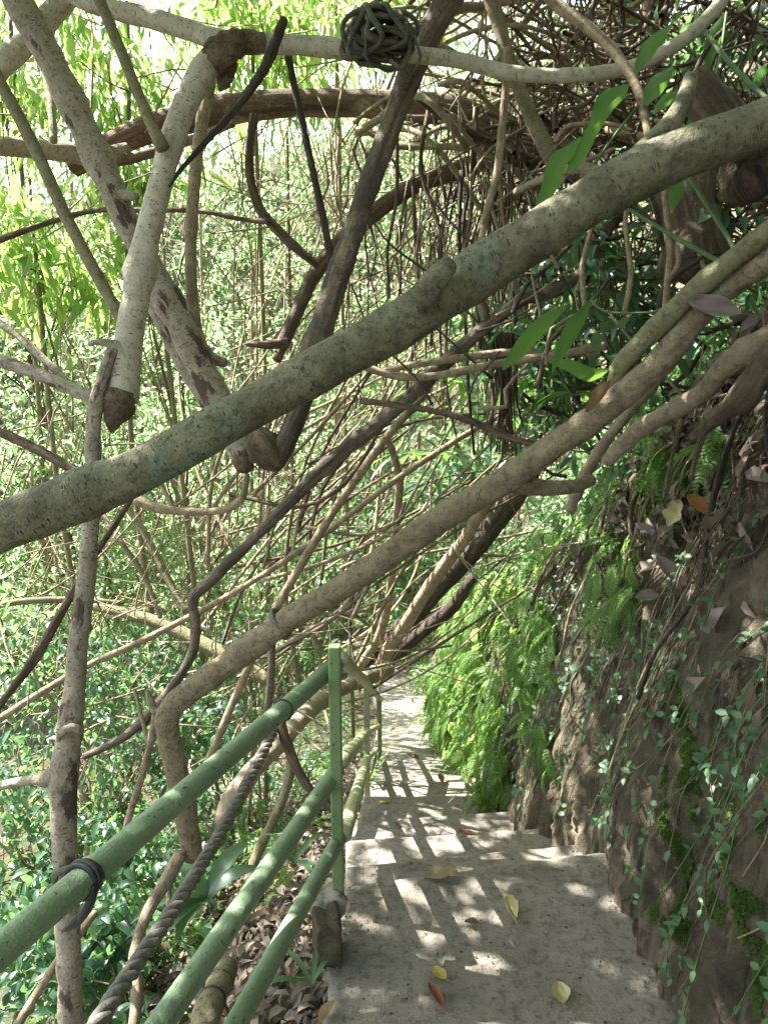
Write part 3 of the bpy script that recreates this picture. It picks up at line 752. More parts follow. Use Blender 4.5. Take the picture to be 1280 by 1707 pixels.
lo = tag(lg.build('log', M['olive'], origin=lr[0][:3]), 'short cut log bound with two bands standing in the leaf litter', 'log')
for (px, py, d) in ((357, 1668, 1.84), (365, 1641, 1.91)):
    lc = spline(np.array(lr)[:, :3], .005); lq = lc - np.array([0, 0, CAMH]); c = lc[np.argmin(abs(CY - F * (lq[:, 1] * SP + lq[:, 2] * CP) / (lq[:, 1] * CP - lq[:, 2] * SP) - py))]; t = np.array(at(378, 1612, 2.05) - at(345, 1690, 1.8)); t /= np.linalg.norm(t)
    a = np.cross(t, [0, 0, 1.]); a /= np.linalg.norm(a); b = np.cross(t, a); q = np.linspace(0, 6.283, 28)
    p = c + (a * np.cos(q)[:, None] + b * np.sin(q)[:, None]) * .0305
    m = MB(); tube(m, np.concatenate([p, np.full((28, 1), .0055)], 1), sides=6, cap=False); m.build('band', M['strap'], parent=lo, origin=c)

# timber block and concrete chunk under the platform edge
def lump(name, label, cat, mat, c, size, rot=0, amp=.25, freq=9, n=14, squ=.55):
    m = MB(); V = []; 
    us = np.linspace(-math.pi / 2, math.pi / 2, n); vs = np.linspace(0, 2 * math.pi, 2 * n, endpoint=False)
    def sg(x): return math.copysign(abs(x) ** squ, x)
    for u in us:
        for w in vs:
            p = Vector((sg(math.cos(u)) * sg(math.cos(w)), sg(math.cos(u)) * sg(math.sin(w)), sg(math.sin(u))))
            p *= 1 + amp * noise.noise(p * 1.3 + Vector(c) * freq) + amp * .4 * noise.noise(p * 4 + Vector(c))
            p = Matrix.Rotation(rot, 3, 'Z') @ Vector((p.x * size[0], p.y * size[1], p.z * size[2]))
            V.append(p + Vector(c))
    k = 2 * n; Fq = [(i * k + j, i * k + (j + 1) % k, (i + 1) * k + (j + 1) % k, (i + 1) * k + j) for i in range(n - 1) for j in range(k)]
    m.add(V, Fq)
    return tag(m.build(name, M[mat], origin=c), label, cat)
lump('timber_block', 'mouldy squared timber block propping the platform edge', 'timber', 'block', at(545, 1562, 2.08), (.036, .05, .066), .2, .16, squ=.22)
lump('concrete_chunk', 'rough lump of broken concrete at the foot of the green post', 'concrete', 'concrete', at(544, 1505, 2.15), (.046, .05, .03), .4, .35)

# coil of vine over the high branch
mb = MB()
cc = np.array(at(635, 66, 2.2))
for k in range(20):
    ax = unit(np.array([random.gauss(0, .45), random.gauss(.9, .3), random.gauss(.1, .45)]))
    a = unit(np.cross(ax, [0, 0, 1.])); b = np.cross(ax, a); r = random.uniform(.03, .082)
    q = np.linspace(0, 6.283, 30); o = np.array([random.gauss(0, .018) for _ in range(3)])
    p = cc + o + a * (np.cos(q) * r * 1.2 + .012 * np.sin(q * 3 + k))[:, None] + b * (np.sin(q) * r * .8 + .01 * np.cos(q * 2 + k * 2))[:, None] + ax * (.03 * math.sin(k) + .012 * np.sin(q * 2))[:, None]
    tube(mb, np.concatenate([p, np.full((30, 1), random.uniform(.004, .0085))], 1), sides=7, cap=False, amp=.2, freq=40)
for z in ((690, 60, 700, 95, 690, 120), (590, 55, 580, 85, 600, 110), (650, 100, 672, 112, 688, 70), (600, 35, 640, 22, 684, 40)):
    tube(mb, [vec4(at(z[0], z[1], 2.17), .006), vec4(at(z[2], z[3], 2.16), .005), vec4(at(z[4], z[5], 2.18), .003)], sides=7, step=.01, amp=.2, freq=40)
tag(mb.build('vine_coil', M['coil'], origin=cc), 'dark coil of thin vine wound over the high pale branch', 'vine')

# ------------------------------------------------------------------ thin stems and aerial roots of the tangle
def copies_of(fn, spots, group, label, name, cat):
    pass
def thin(name, label, cat, group, mat, rows, sides=6, amp=.05, step=.08):
    m = MB(); tube(m, rows, sides=sides, amp=amp, freq=30, step=step, seed=random.random() * 9)
    return tag(m.build(name, M[mat], origin=rows[0][:3]), label, cat, group)

for i in range(80):
    d0 = random.uniform(3.8, 7.5)
    x, y = random.uniform(300, 640), random.uniform(700, 1190)
    ang = R(random.gauss(54, 21)); ln = random.uniform(250, 620)
    if y - math.sin(ang) * ln < 150: ln *= .6
    w = random.choice((5, 6, 7, 8, 10))
    rows = []
    bend = random.uniform(-75, 75); d1 = d0 + random.uniform(-.6, 1.2)
    for t in (0, .33, .66, 1):
        px = x + math.cos(ang) * ln * t + bend * math.sin(t * 3.14) * math.sin(ang) + random.uniform(-6, 6)
        py = y - math.sin(ang) * ln * t + bend * math.sin(t * 3.14) * math.cos(ang) + random.uniform(-6, 6)
        d = d0 + (d1 - d0) * t; p = at(px, py, d); rows.append((p.x, p.y, p.z, w / 2 / F * 4.5 * (1 - .45 * t)))
    thin('bare_cane', 'thin bare tan stem slanting up through the tangle beyond the handrail', 'stem', 'bare stems slanting beyond the handrail', random.choice(('tan', 'tan', 'root', 'olive', 'brown', 'split')), rows)
for i in range(150):
    d0 = random.uniform(3.2, 5.2)
    x = random.choice((random.gauss(850, 40), random.gauss(780, 60), random.uniform(560, 1000))); y = random.uniform(170, 330)
    ln = random.uniform(120, 480); w = random.choice((3, 4, 4, 5, 7))
    rows = []
    for t in (0, .25, .5, .75, 1):
        p = at(x + random.uniform(-9, 9) + 12 * math.sin(t * 5 + i), y + ln * t, d0); rows.append((p.x, p.y, p.z, w / 2 / F * 3.8 * (1 - .4 * t)))
    thin('aerial_root', 'thin brown aerial root dangling below the arching trunk', 'root', 'aerial roots hanging from the arching trunk', random.choice(('brown', 'brown', 'dark', 'tan')), rows, step=.07)
for i in range(85):
    d0 = random.uniform(2.9, 4.8)
    x, y = random.uniform(560, 1080), random.uniform(0, 240)
    ln = random.uniform(140, 380); ang = R(random.gauss(8, 22)); rows = []
    w = random.choice((5, 7, 9, 12)); k = random.uniform(15, 45); ph = random.uniform(0, 6)
    for t in (0, .2, .4, .6, .8, 1):
        p = at(x + math.cos(ang) * ln * t, y - math.sin(ang) * ln * t + k * math.sin(t * 5 + ph), d0 + .2 * math.sin(t * 4 + ph)); rows.append((p.x, p.y, p.z, w / 2 / F * 3.6 * (1 - .3 * t)))
    thin('winding_branch', 'winding thin branch in the knotted thicket above the arching trunk', 'branch', 'winding branches above the arching trunk', random.choice(('olive', 'tan', 'brown', 'root')), rows, step=.05)
for i in range(120):
    d0 = random.uniform(2.2, 3.8)
    x, y = random.uniform(720, 1230), random.uniform(120, 760)
    ln = random.uniform(90, 260); ang = R(random.choice((random.gauss(45, 15), random.gauss(100, 25), random.gauss(15, 20)))); rows = []
    w = random.choice((4, 5, 6, 9)); k = random.uniform(-20, 20)
    for t in (0, .33, .66, 1):
        p = at(x + math.cos(ang) * ln * t + k * math.sin(t * 6), y - math.sin(ang) * ln * t + k * math.sin(t * 4), d0); rows.append((p.x, p.y, p.z, w / 2 / F * 2.6 * (1 - .4 * t)))
    thin('dry_twig', 'dry twig caught among the roots above the bank', 'twig', 'dry twigs above the bank', random.choice(('root', 'tan', 'brown', 'dark')), rows, step=.05)
# rope-like bundle of roots
mb = MB(); b0 = at(842, 560, 3.0)
for i in range(34):
    x = 842 + random.gauss(0, 16); rows = []
    for t in (0, .3, .6, 1):
        p = at(x + random.uniform(-5, 5) + (842 - x) * .4 * math.sin(t * 3.1), 555 + 190 * t * random.uniform(.8, 1.1), 3.0 + random.uniform(-.05, .05)); rows.append((p.x, p.y, p.z, random.uniform(.002, .005)))
    tube(mb, rows, sides=5, step=.04)
tag(mb.build('root_bundle', M['brown'], origin=b0), 'dense brown bundle of aerial roots hanging over the fern bank', 'roots')
mb = MB()
for i in range(620):
    d0 = random.uniform(2.5, 4.6); x, y = random.uniform(820, 1300), random.uniform(-30, 470)
    if x < 1000 and y > 330: continue
    ln = random.uniform(60, 240); ang = R(random.choice((random.gauss(-15, 25), random.gauss(85, 20), random.gauss(35, 25)))); rows = []; w = random.choice((2, 3, 3, 4, 6, 9)); kk = random.uniform(-22, 22)
    for t in (0, .25, .5, .75, 1):
        p = at(x + math.cos(ang) * ln * t + kk * math.sin(t * 5), y - math.sin(ang) * ln * t + kk * math.sin(t * 4 + 1), d0 + .1 * math.sin(t * 5)); rows.append((p.x, p.y, p.z, w / 2 / F * 3.2 * (1 - .5 * t)))
    tube(mb, rows, sides=5, step=.07, cap=False, amp=.1, freq=30)
tag(mb.build('root_mat', M['brown']), kind='stuff')
# fine twigs everywhere: nobody could count them
mb = MB()
for i in range(1100):
    d0 = random.uniform(3.2, 8)
    x, y = (random.uniform(-40, 900), random.uniform(0, 1250)) if i < 520 else ((random.uniform(-40, 470), random.uniform(840, 1480)) if i < 800 else (random.gauss(760, 190), random.gauss(330, 190)))
    if x > 640 and y > 950: continue
    ln = random.uniform(60, 200); ang = R(random.gauss(50, 45)); rows = []
    for t in (0, .5, 1):
        p = at(x + math.cos(ang) * ln * t + random.uniform(-10, 10), y - math.sin(ang) * ln * t + random.uniform(-10, 10), d0 + t * random.uniform(-.3, .3)); rows.append((p.x, p.y, p.z, random.uniform(.002, .0055)))
    tube(mb, rows, sides=4, step=.15, cap=False)
tag(mb.build('fine_twigs', M['tan']), kind='stuff')

# ------------------------------------------------------------------ foliage
def rand_dirs(n): return unit(rng.normal(size=(n, 3)))

def sun_gap(c):
    """how open the crowns are where the sun comes through to the fern bank, the walkway and the low bushes"""
    t = (c[0] - .6) / sd.x; y, z = c[1] - sd.y * t, c[2] - sd.z * t
    if t > 0 and 4 < y < 11 and path_z(y) - .1 < z < path_z(y) + 2.3: return .72
    t = (c[2] + 1.9) / sd.z; x, y = c[0] - sd.x * t, c[1] - sd.y * t
    if t > .8 and -.4 < x < .7 and 4 < y < 9.5: return .5
    if t > .8 and -4.5 < x < -.6 and 2.6 < y < 8: return .2
    return 0

def crown_leaves(mb, c, rad, ncl, per, L, W, droop=.6, hi=False, spread=.22):
    """leaf sprays spread unevenly through a crown's volume; returns spray centres"""
    d = rand_dirs(ncl); q = rng.uniform(.15, 1, ncl)[:, None] ** .55
    cl = c + d * q * np.array(rad)
    keep = np.array([noise.noise(Vector(p) * 1.1) > -.22 for p in cl])
    if keep.sum() < ncl * .5: keep[rng.permutation(ncl)[:int(ncl * .6)]] = True
    for k in range(len(cl)):
        if sun_gap(cl[k]) > random.random() and keep.sum() > 6: keep[k] = False
    cl = cl[keep]; d = d[keep]
    ax = unit(d * np.array([1, 1, .3]) + rng.normal(0, .5, cl.shape) + np.array([0, 0, -droop * .5]))
    P = np.repeat(cl, per, 0); A = np.repeat(ax, per, 0); n = len(P)
    t = rng.uniform(-1, 1, n)[:, None]
    P = P + A * t * spread * 1.5 + rng.normal(0, spread * .35, P.shape)
    D = unit(A * .5 + rng.normal(0, .6, P.shape) + np.array([0, 0, -droop]))
    N = unit(rng.normal(0, .45, P.shape) + np.array([0, 0, 1.]))
    s = rng.uniform(.6, 1.25, n)
    leaves(mb, P, D, N, L * s, W * s, hi=hi, fold=.18, curl=rng.uniform(.0, .25))
    return cl

def tree(name, label, group, cat, c, rad, ncl, per, L, W, mat, droop=.6, hi=False, spread=.22, trunk_r=.05, tm='olive', base=None):
    c = np.array(c, float)
    bz = base if base is not None else np.array([c[0] + rng.normal(0, .25), c[1] + rng.normal(0, .25), 0])
    if base is None: bz[2] = max(ground_z(bz[0], bz[1]), -6.5) - .1
    root = empty(name, Vector(bz), label, cat, group)
    m = MB(); cl = crown_leaves(m, c, rad, ncl, per, L, W, droop, hi, spread)
    m.build('crown', M[mat], parent=root, origin=c)
    m = MB(); top = c + np.array([0, 0, rad[2] * .5]); mid = (bz + c) / 2 + rng.normal(0, .15 + .3 * (trunk_r > .025), 3)
    tube(m, [(*bz, trunk_r), (*mid, trunk_r * .8), (*c, trunk_r * .6), (*top, trunk_r * .2)], sides=8, amp=.08, step=.15)
    for k in range(0, len(cl), max(1, len(cl) // 9)):
        s = bz + (c - bz) * random.uniform(.65, 1); e = cl[k]; h = (s + e) / 2 + rng.normal(0, .08, 3)
        tube(m, [(*s, trunk_r * .35), (*h, trunk_r * .22), (*e, .004)], sides=5, step=.15, cap=False)
    m.build('trunk', M[tm], parent=root, origin=bz)
    return root

# lance-leaved saplings close by at the upper left
for (px, py, d, rx, rz, n, lab) in ((215, 90, 4.6, .75, .55, 60, 'lance-leaved sapling with drooping yellow-green leaves behind the whitish limb'),
                                (20, 60, 5.0, .6, .7, 40, 'lance-leaved sapling with drooping leaves filling the upper left corner'),
                                (420, 60, 5.2, .8, .45, 50, 'lance-leaved sapling with drooping leaves above the arching trunk'),
                                (60, 420, 4.6, .65, .45, 44, 'lance-leaved bush glowing between the olive branch and left edge'),
                                (560, 10, 6.0, .8, .4, 34, 'lance-leaved sapling at the top edge behind the dark vine coil'),
                                (250, 330, 4.9, .45, .4, 20, 'small lance-leaved sapling seen below the left part of the arch')):
    tree('sapling', lab, 'lance-leaved saplings', 'tree', at(px, py, d), (rx, rx * .7, rz), n, 20, .15, .038, 'lance', .8, True, .2, .022, 'olive')
# small-leaved trees and bushes across the ravine
spots = [(40, 560, 6.0, .8), (150, 700, 6.5, .9), (300, 560, 7.5, 1.0), (60, 850, 5.5, .75), (280, 780, 6.5, .8), (430, 620, 12, 1.3), (420, 420, 11.5, 1.3),
         (120, 300, 8.5, 1.2), (250, 250, 10, 1.3), (480, 280, 10, 1.3), (600, 480, 13, 1.4), (560, 700, 13, 1.3), (370, 930, 6.5, .8), (500, 900, 10, .9),
         (40, 120, 10, 1.5), (330, 130, 12, 1.7), (560, 130, 12, 1.6), (720, 330, 10.5, 1.2), (700, 90, 11, 1.5), (740, 560, 11.5, 1.0), (840, 120, 10, 1.3),
         (90, 30, 14, 1.9), (250, 60, 15, 2.0), (430, 20, 15, 2.0), (600, 70, 15, 1.9), (500, 170, 14.5, 1.8), (-40, 180, 13, 1.8), (760, 20, 14, 1.8), (170, 190, 14, 1.7), (660, 220, 14, 1.6), (180, 960, 5.8, .7), (-60, 400, 7, 1.1), (-40, 1000, 5.0, .7), (640, 800, 12.5, .9), (130, 470, 10, 1.4), (420, 790, 12, 1.2), (930, 60, 9, 1.2)]
for i, (px, py, d, r) in enumerate(spots):
    tree('small_leaved_tree', 'small-leaved tree with an airy yellow-green crown across the ravine', 'small-leaved trees across the ravine', 'tree',
         at(px, py, d), (r, r * .8, r * .8), 62 if px < 350 else 46, 26, .085 if d < 8 else .11, .036 if d < 8 else .05, 'small', .3, False, .2, .03, random.choice(('tan', 'olive', 'brown')))
# glossy bushes lower down the slope at the left
spots = [(60, 1130, 4.2, .5), (220, 1150, 5.0, .6), (380, 1060, 5.6, .6), (340, 1230, 4.4, .5), (40, 1290, 3.8, .45), (200, 1330, 4.0, .5), (40, 1440, 3.4, .42),
         (220, 1450, 3.4, .38), (70, 1600, 3.0, .38), (270, 1080, 6.5, .8), (130, 1040, 6.5, .8), (460, 1130, 5.5, .5), (-30, 1200, 4.5, .6), (180, 1580, 2.9, .28)]
for i, (px, py, d, r) in enumerate(spots):
    tree('glossy_bush', 'glossy-leaved bush growing on the shady slope below the handrail', 'glossy bushes below the handrail', 'bush',
         at(px, py, d), (r, r * .8, r * .7), 36, 22, .066, .031, 'glossy', .35, True, .13, .012, 'tan')
# far wooded side of the ravine
mb = MB()
n = 85000
P = []; D = []
for i in range(n):
    s = random.uniform(14, _bl[-1] - 4); h = random.uniform(.0, 13.8)
    if random.random() < .0: continue
    p, nn = (None, None)
    x, y, z = (np.interp(s, _bl, _bs[:, k]) for k in range(3))
    P.append((s, h))
P = np.array(P)
bx, by, bz = (np.interp(P[:, 0], _bl, _bs[:, k]) for k in range(3))
tx, ty = np.interp(P[:, 0], _bl, _bt[:, 0]), np.interp(P[:, 0], _bl, _bt[:, 1]); q = np.hypot(tx, ty); nx, ny = ty / q, -tx / q
hh = P[:, 1]; k1 = np.clip(hh - 1.5, 0, .45); k2 = np.clip(hh - 1.95, 0, 99)
o = .24 * np.minimum(hh, 1.5) ** 1.25 + k1 * .86 + k2 * .56; dz = np.minimum(hh, 1.5) + k1 * .5 + k2 * .83
lump_n = np.array([noise.noise(Vector((a * .9, b * .9, 2))) + .6 * noise.noise(Vector((a * 2.3, b * 2.3, 7))) for a, b in P])
offv = .15 + np.clip(lump_n + .25, 0, 1) * .9 * rng.uniform(.5, 1, n)
pos = np.stack([bx + nx * (o - offv), by + ny * (o - offv), bz + dz + offv * .5], 1)
keep = lump_n > -.38; pos = pos[keep]; nrm = np.stack([-nx, -ny, np.full(n, .9)], 1)[keep]; k = len(pos)
leaves(mb, pos, rng.normal(0, .6, (k, 3)) + np.array([0, 0, -.4]) + nrm * .35, unit(nrm) + rng.normal(0, .5, (k, 3)), rng.uniform(.12, .26, k), rng.uniform(.06, .12, k))
tag(mb.build('far_wood', M['small']), kind='stuff')

mb = MB(); n = 19000
X = -.4 - np.abs(rng.normal(0, 1.6, n)); Y = rng.uniform(1.0, 11, n); k = np.array([noise.noise(Vector((a * 1.9, b * 1.9, 5))) > .05 and (left_x(b) - a) > np.interp(b, [2, 3.6, 4.6, 9], [.6, .8, .3, .25]) for a, b in zip(X, Y)])
k &= rng.random(n) < .8
X, Y = X[k], Y[k]; n = len(X); Z = np.array([ground_z(a, b) for a, b in zip(X, Y)]) + rng.uniform(.02, .38, n) * rng.uniform(0, 1, n) + .02
leaves(mb, np.stack([X, Y, Z], 1), rng.normal(0, .7, (n, 3)) + np.array([.1, -.3, -.1]), rng.normal(0, .4, (n, 3)) + np.array([0, 0, 1.]), rng.uniform(.03, .075, n), rng.uniform(.016, .04, n), hi=True)
tag(mb.build('undergrowth', M['glossy']), kind='stuff')

# ferns on the bank
def frond(mb, M4, length, droop, pairs=15, pl=.055):
    t = np.linspace(.08, 1, pairs)
    y = length * (t - .25 * droop * t * t); z = -droop * length * t ** 1.8 * .8 + .12 * length * t
    c = np.stack([np.zeros_like(t), y, z], 1); tg = unit(np.gradient(c, axis=0))
    for sgn in (-1, 1):
        w = pl * np.sin(np.clip(t * 1.02, 0, 1) ** .7 * math.pi * .96 + .12)
        D = np.stack([np.full(pairs, sgn * 1.0), np.zeros(pairs), np.zeros(pairs)], 1) + tg * .55 + rng.normal(0, .08, (pairs, 3))
        P = c @ M4[:3, :3].T + M4[:3, 3]; Dw = D @ M4[:3, :3].T
        Nw = (np.cross(np.array([1., 0, 0]), tg)) @ M4[:3, :3].T
        leaves(mb, P, Dw, Nw, np.maximum(w, .008) * rng.uniform(.85, 1.15, pairs), np.maximum(w, .01) * .42, fold=.1, curl=.12)
    cw = c @ M4[:3, :3].T + M4[:3, 3]
    tube(mb, np.concatenate([cw, np.full((pairs, 1), .0012)], 1), sides=3, cap=False)

fern_meshes = []
for k in range(7):
    mb = MB()
    for j in range(21):
        yaw = rng.uniform(-1.25, 1.25); pitch = rng.uniform(-.9, .35)
        m4 = np.array(Matrix.Rotation(yaw, 4, 'Z') @ Matrix.Rotation(pitch, 4, 'X') @ Matrix.Translation((0, 0, 0)))
        m4[:3, 3] = (rng.normal(0, .085), rng.uniform(-.01, .03), rng.normal(0, .085))
        frond(mb, m4, rng.uniform(.17, .33), rng.uniform(.7, 1.5), 19, rng.uniform(.028, .043))
    o = mb.build('fern', M['fern']); fern_meshes.append(o.data); bpy.data.objects.remove(o)
def place_fern(p, n, up, scale, label, group):
    o = bpy.data.objects.new('fern', random.choice(fern_meshes)); COL.objects.link(o)
    y = Vector(n).normalized(); x = y.cross(Vector(up)).normalized(); z = x.cross(y)
    m = Matrix((x, y, z)).transposed().to_4x4(); m.translation = p
    o.matrix_world = m @ Matrix.Rotation(random.uniform(-.5, .5), 4, 'Y') @ Matrix.Scale(scale, 4)
    tag(o, label, 'fern', group)
cnt = 0
for i in range(620):
    s = random.uniform(4.5, 12.5); h = random.uniform(.12, 2.3)
    w = (min(1, (s - 4.7) / .8) if h < 1.6 or s > 6.3 else 0) if h > .8 else min(1, max(0, (s - 5.2) / .9))
    if random.random() > w or noise.noise(Vector((s * 1.1, h * .9, 3))) < -.42: continue
    p, n = bank(s, h, .03)
    place_fern(p, Vector((n.x, n.y, -.15 - .5 * random.random())), (0, 0, 1), random.uniform(.85, 1.4) * (.72 if s < 6 else .9 if s < 8 else 1.2),
               'bright green fern hanging in the curtain on the bank beside the lower steps', 'ferns hanging on the bank')
    cnt += 1
    if cnt >= 226: break
mb = MB()
for i in range(130):
    s = random.uniform(12.5, 18.5); h = random.uniform(.1, 3.2)
    p, n = bank(s, h, .03); y = Vector((n.x, n.y, -.3)).normalized(); x = y.cross(Vector((0, 0, 1))).normalized(); z = x.cross(y)
    m4 = Matrix((x, y, z)).transposed().to_4x4(); m4.translation = p
    for j in range(4):
        frond(mb, np.array(m4 @ Matrix.Rotation(rng.uniform(-1.2, 1.2), 4, 'Z') @ Matrix.Rotation(rng.uniform(-.9, .4), 4, 'X')), rng.uniform(.35, .7), rng.uniform(.7, 1.4), 11, .1)
tag(mb.build('far_ferns', M['fern']), kind='stuff')
for i in range(26):
    x = random.uniform(-1.5, -.45); y = random.uniform(1.2, 3.6)
    if y > 2.2 and x > -.6: continue
    place_fern(Vector((x, y, ground_z(x, y) + .02)), Vector((random.gauss(0, 1), random.gauss(-.5, .6), .5)), (0, 0, 1), random.uniform(.7, 1.1),
               'low dark green fern on the littered slope under the rope', 'ferns under the rope')

for i in range(32):
    y = random.uniform(2.6, 8.5); x = left_x(y) - .15 - abs(random.gauss(.25, .7))
    place_fern(Vector((x, y, ground_z(x, y) + .02)), Vector((random.gauss(0, 1), random.gauss(-.5, .6), .5)), (0, 0, 1), random.uniform(.7, 1.3),
               'fern on the littered slope left of the steps', 'ferns left of the steps')
# roots and growth trailing over the lip of the bank
for i in range(150):
    s = random.uniform(3.6, 9.5); h0 = random.uniform(1.5, 3.6); h1 = h0 - random.uniform(.4, 1.2); k = random.uniform(-.35, .35); rows = []
    w = random.choice((.002, .003, .004, .007, .012))
    for t in np.linspace(0, 1, 7):
        p, n = bank(s + k * t + .05 * math.sin(t * 6 + i * 2), h0 + (h1 - h0) * t, .03 + w + .05 * abs(math.sin(t * 4 + i))); rows.append((p.x, p.y, p.z, w * (1 - .4 * t)))
    thin('surface_root', 'crooked root running down over the lip of the bank', 'root', 'roots over the lip of the bank', random.choice(('tan', 'brown', 'root', 'dark', 'oldwood')), rows, sides=6, step=.05, amp=.15)
for i in range(165):
    s, h = (random.uniform(4.2, 12.5), random.uniform(1.6, 4.8)) if i < 110 else (random.uniform(5.5, 10), random.uniform(1.9, 4.2)); p, n = bank(s, h, .05)
    tree('low_bush', 'low bush of small dark leaves on the slope above the fern bank', 'low bushes above the fern bank', 'bush', np.array(p) + np.array([-.05, -.05, .12]), (.26, .26, .2), 10, 12, .075, .036, random.choice(('glossy', 'small', 'creeper')), .5, True, .1, .006, 'brown', base=np.array(p))

mb = MB()
for i in range(520):
    px, py = random.uniform(930, 1300), random.uniform(560, 900)
    if i > 330: px, py = random.uniform(760, 1080), random.uniform(560, 960)
    s, h = bank_hit(px, py); ln = random.uniform(.06, .32); k = random.gauss(0, .12); w = random.choice((.0012, .0015, .002, .003, .005)); rows = []
    for t in np.linspace(0, 1, 6):
        p, n = bank(s + k * t + .02 * math.sin(t * 6 + i), max(.3, h - ln * t), .02 + .05 * random.random() * math.sin(t * 3.1 + .2)); rows.append((p.x, p.y, p.z, w * (1 - .4 * t)))
    tube(mb, rows, sides=5, step=.025, cap=False, amp=.15, freq=50)
tag(mb.build('bank_roots', M['oldwood']), kind='stuff')

# creeping vines on the near bank
creeper_n = 0
for i in range(140):
    s = S0 + random.uniform(.6, 4.2); h0 = random.uniform(.7, 2.2); ln = random.uniform(.5, 1.4); h1 = max(.08, h0 - ln)
    rows = []; k = random.uniform(-.15, .15); dens = random.uniform(.035, .065)
    nseg = max(4, int((h0 - h1) / .12)); nr = []
    for t in np.linspace(0, 1, nseg):
        p, n = bank(s + k * t + .02 * math.sin(t * 9 + i), h0 + (h1 - h0) * t, .035 + .02 * math.sin(t * 7 + i))
        rows.append((p.x, p.y, p.z, .0016)); nr.append(n)
    root = empty('creeper', Vector(rows[0][:3]), 'thin creeper with small oval leaves trailing down the near earth bank', 'creeper', 'creepers trailing down the near bank')
    m = MB(); tube(m, rows, sides=4, step=.03, cap=False); m.build('stem', M['vine'] if i % 3 else M['stemgreen'], parent=root, origin=rows[0][:3])
    c = spline(np.array(rows)[:, :3], .02); nl = max(4, int((h0 - h1) / dens)); idx = rng.integers(0, len(c), nl)
    if i % 4 == 0: idx = np.repeat(idx, 2)
    Pp = c[idx]; nl = len(idx); nv = np.array([tuple(nr[min(len(nr) - 1, int(q / len(c) * len(nr)))]) for q in idx])
    side = np.cross(nv, [0, 0, 1.]) * rng.choice([-1, 1], nl)[:, None]
    Dd = side * rng.uniform(.4, 1.2, nl)[:, None] + nv * .45 + np.stack([np.zeros(nl), np.zeros(nl), rng.uniform(-.9, .2, nl)], 1)
    m = MB(); sz = rng.uniform(.019, .04, nl)
    leaves(m, Pp, Dd, nv * .55 + np.array([0, 0, .75]) + rng.normal(0, .2, (nl, 3)), sz, sz * .55, hi=True, fold=.08, curl=.1)
    m.build('leaves', M['creeper'], parent=root, origin=rows[0][:3])
# bare hanging vines on the bank
for i in range(26):
    s = S0 + random.uniform(.7, 3.4); h0 = random.uniform(.9, 1.9); h1 = random.uniform(.05, .7); k = random.uniform(-.3, .3); rows = []
    for t in np.linspace(0, 1, 9):
        p, n = bank(s + k * t + .03 * math.sin(t * 6 + i * 2), h0 + (h1 - h0) * t, .03 + .02 * math.sin(t * 5 + i)); rows.append((p.x, p.y, p.z, random.choice((.0015, .002, .003))))
    thin('bare_vine', 'bare brown vine hanging down the near earth bank', 'vine', 'bare vines on the near bank', random.choice(('tan', 'brown', 'root')), rows, sides=5, step=.03)
# moss cushions: strips of tiny leaves
mb = MB()
strips = [(1100, 1270, 1112, 1400, 9, 700), (1112, 1390, 1135, 1560, 14, 2200), (1128, 1180, 1150, 1330, 14, 1500), (1150, 1250, 1158, 1370, 8, 500), (1120, 1150, 1130, 1250, 8, 400), (1205, 1330, 1212, 1430, 10, 500),
          (1235, 1480, 1262, 1660, 26, 2400), (1145, 1440, 1150, 1520, 9, 400), (1085, 1500, 1092, 1620, 7, 300), (1275, 1280, 1282, 1400, 10, 500), (1180, 1500, 1185, 1530, 22, 300)]
for (xa, ya, xb, yb, w, n) in strips:
    sa, ha = bank_hit(xa, ya); sb_, hb = bank_hit(xb, yb)
    dd = at(xa, ya, 1); wid = w / F * 1.7
    for i in range(int(n * 2.3)):
        t = random.random(); h = ha + (hb - ha) * t + random.gauss(0, .01); s = sa + (sb_ - sa) * t + random.gauss(0, wid * .6)
        if noise.noise(Vector((s * 30, h * 16, 1))) < -.22: continue
        p, nn = bank(s, h, .004)
        sz = random.uniform(.004, .0085)
        mb.v.append(np.zeros((0, 3)).reshape(0, 3)); mb.f.append(np.zeros((0, 3), int)); mb.uv.append(np.zeros((0, 2)))
        leaves(mb, [tuple(p)], [(nn.x + random.gauss(0, .5), nn.y + random.gauss(0, .5), random.gauss(-.3, .5))], [(nn.x * .5 + random.gauss(0, .3), nn.y * .5 + random.gauss(0, .3), 1)], sz, sz * .8)
tag(mb.build('moss', M['moss']), kind='stuff')

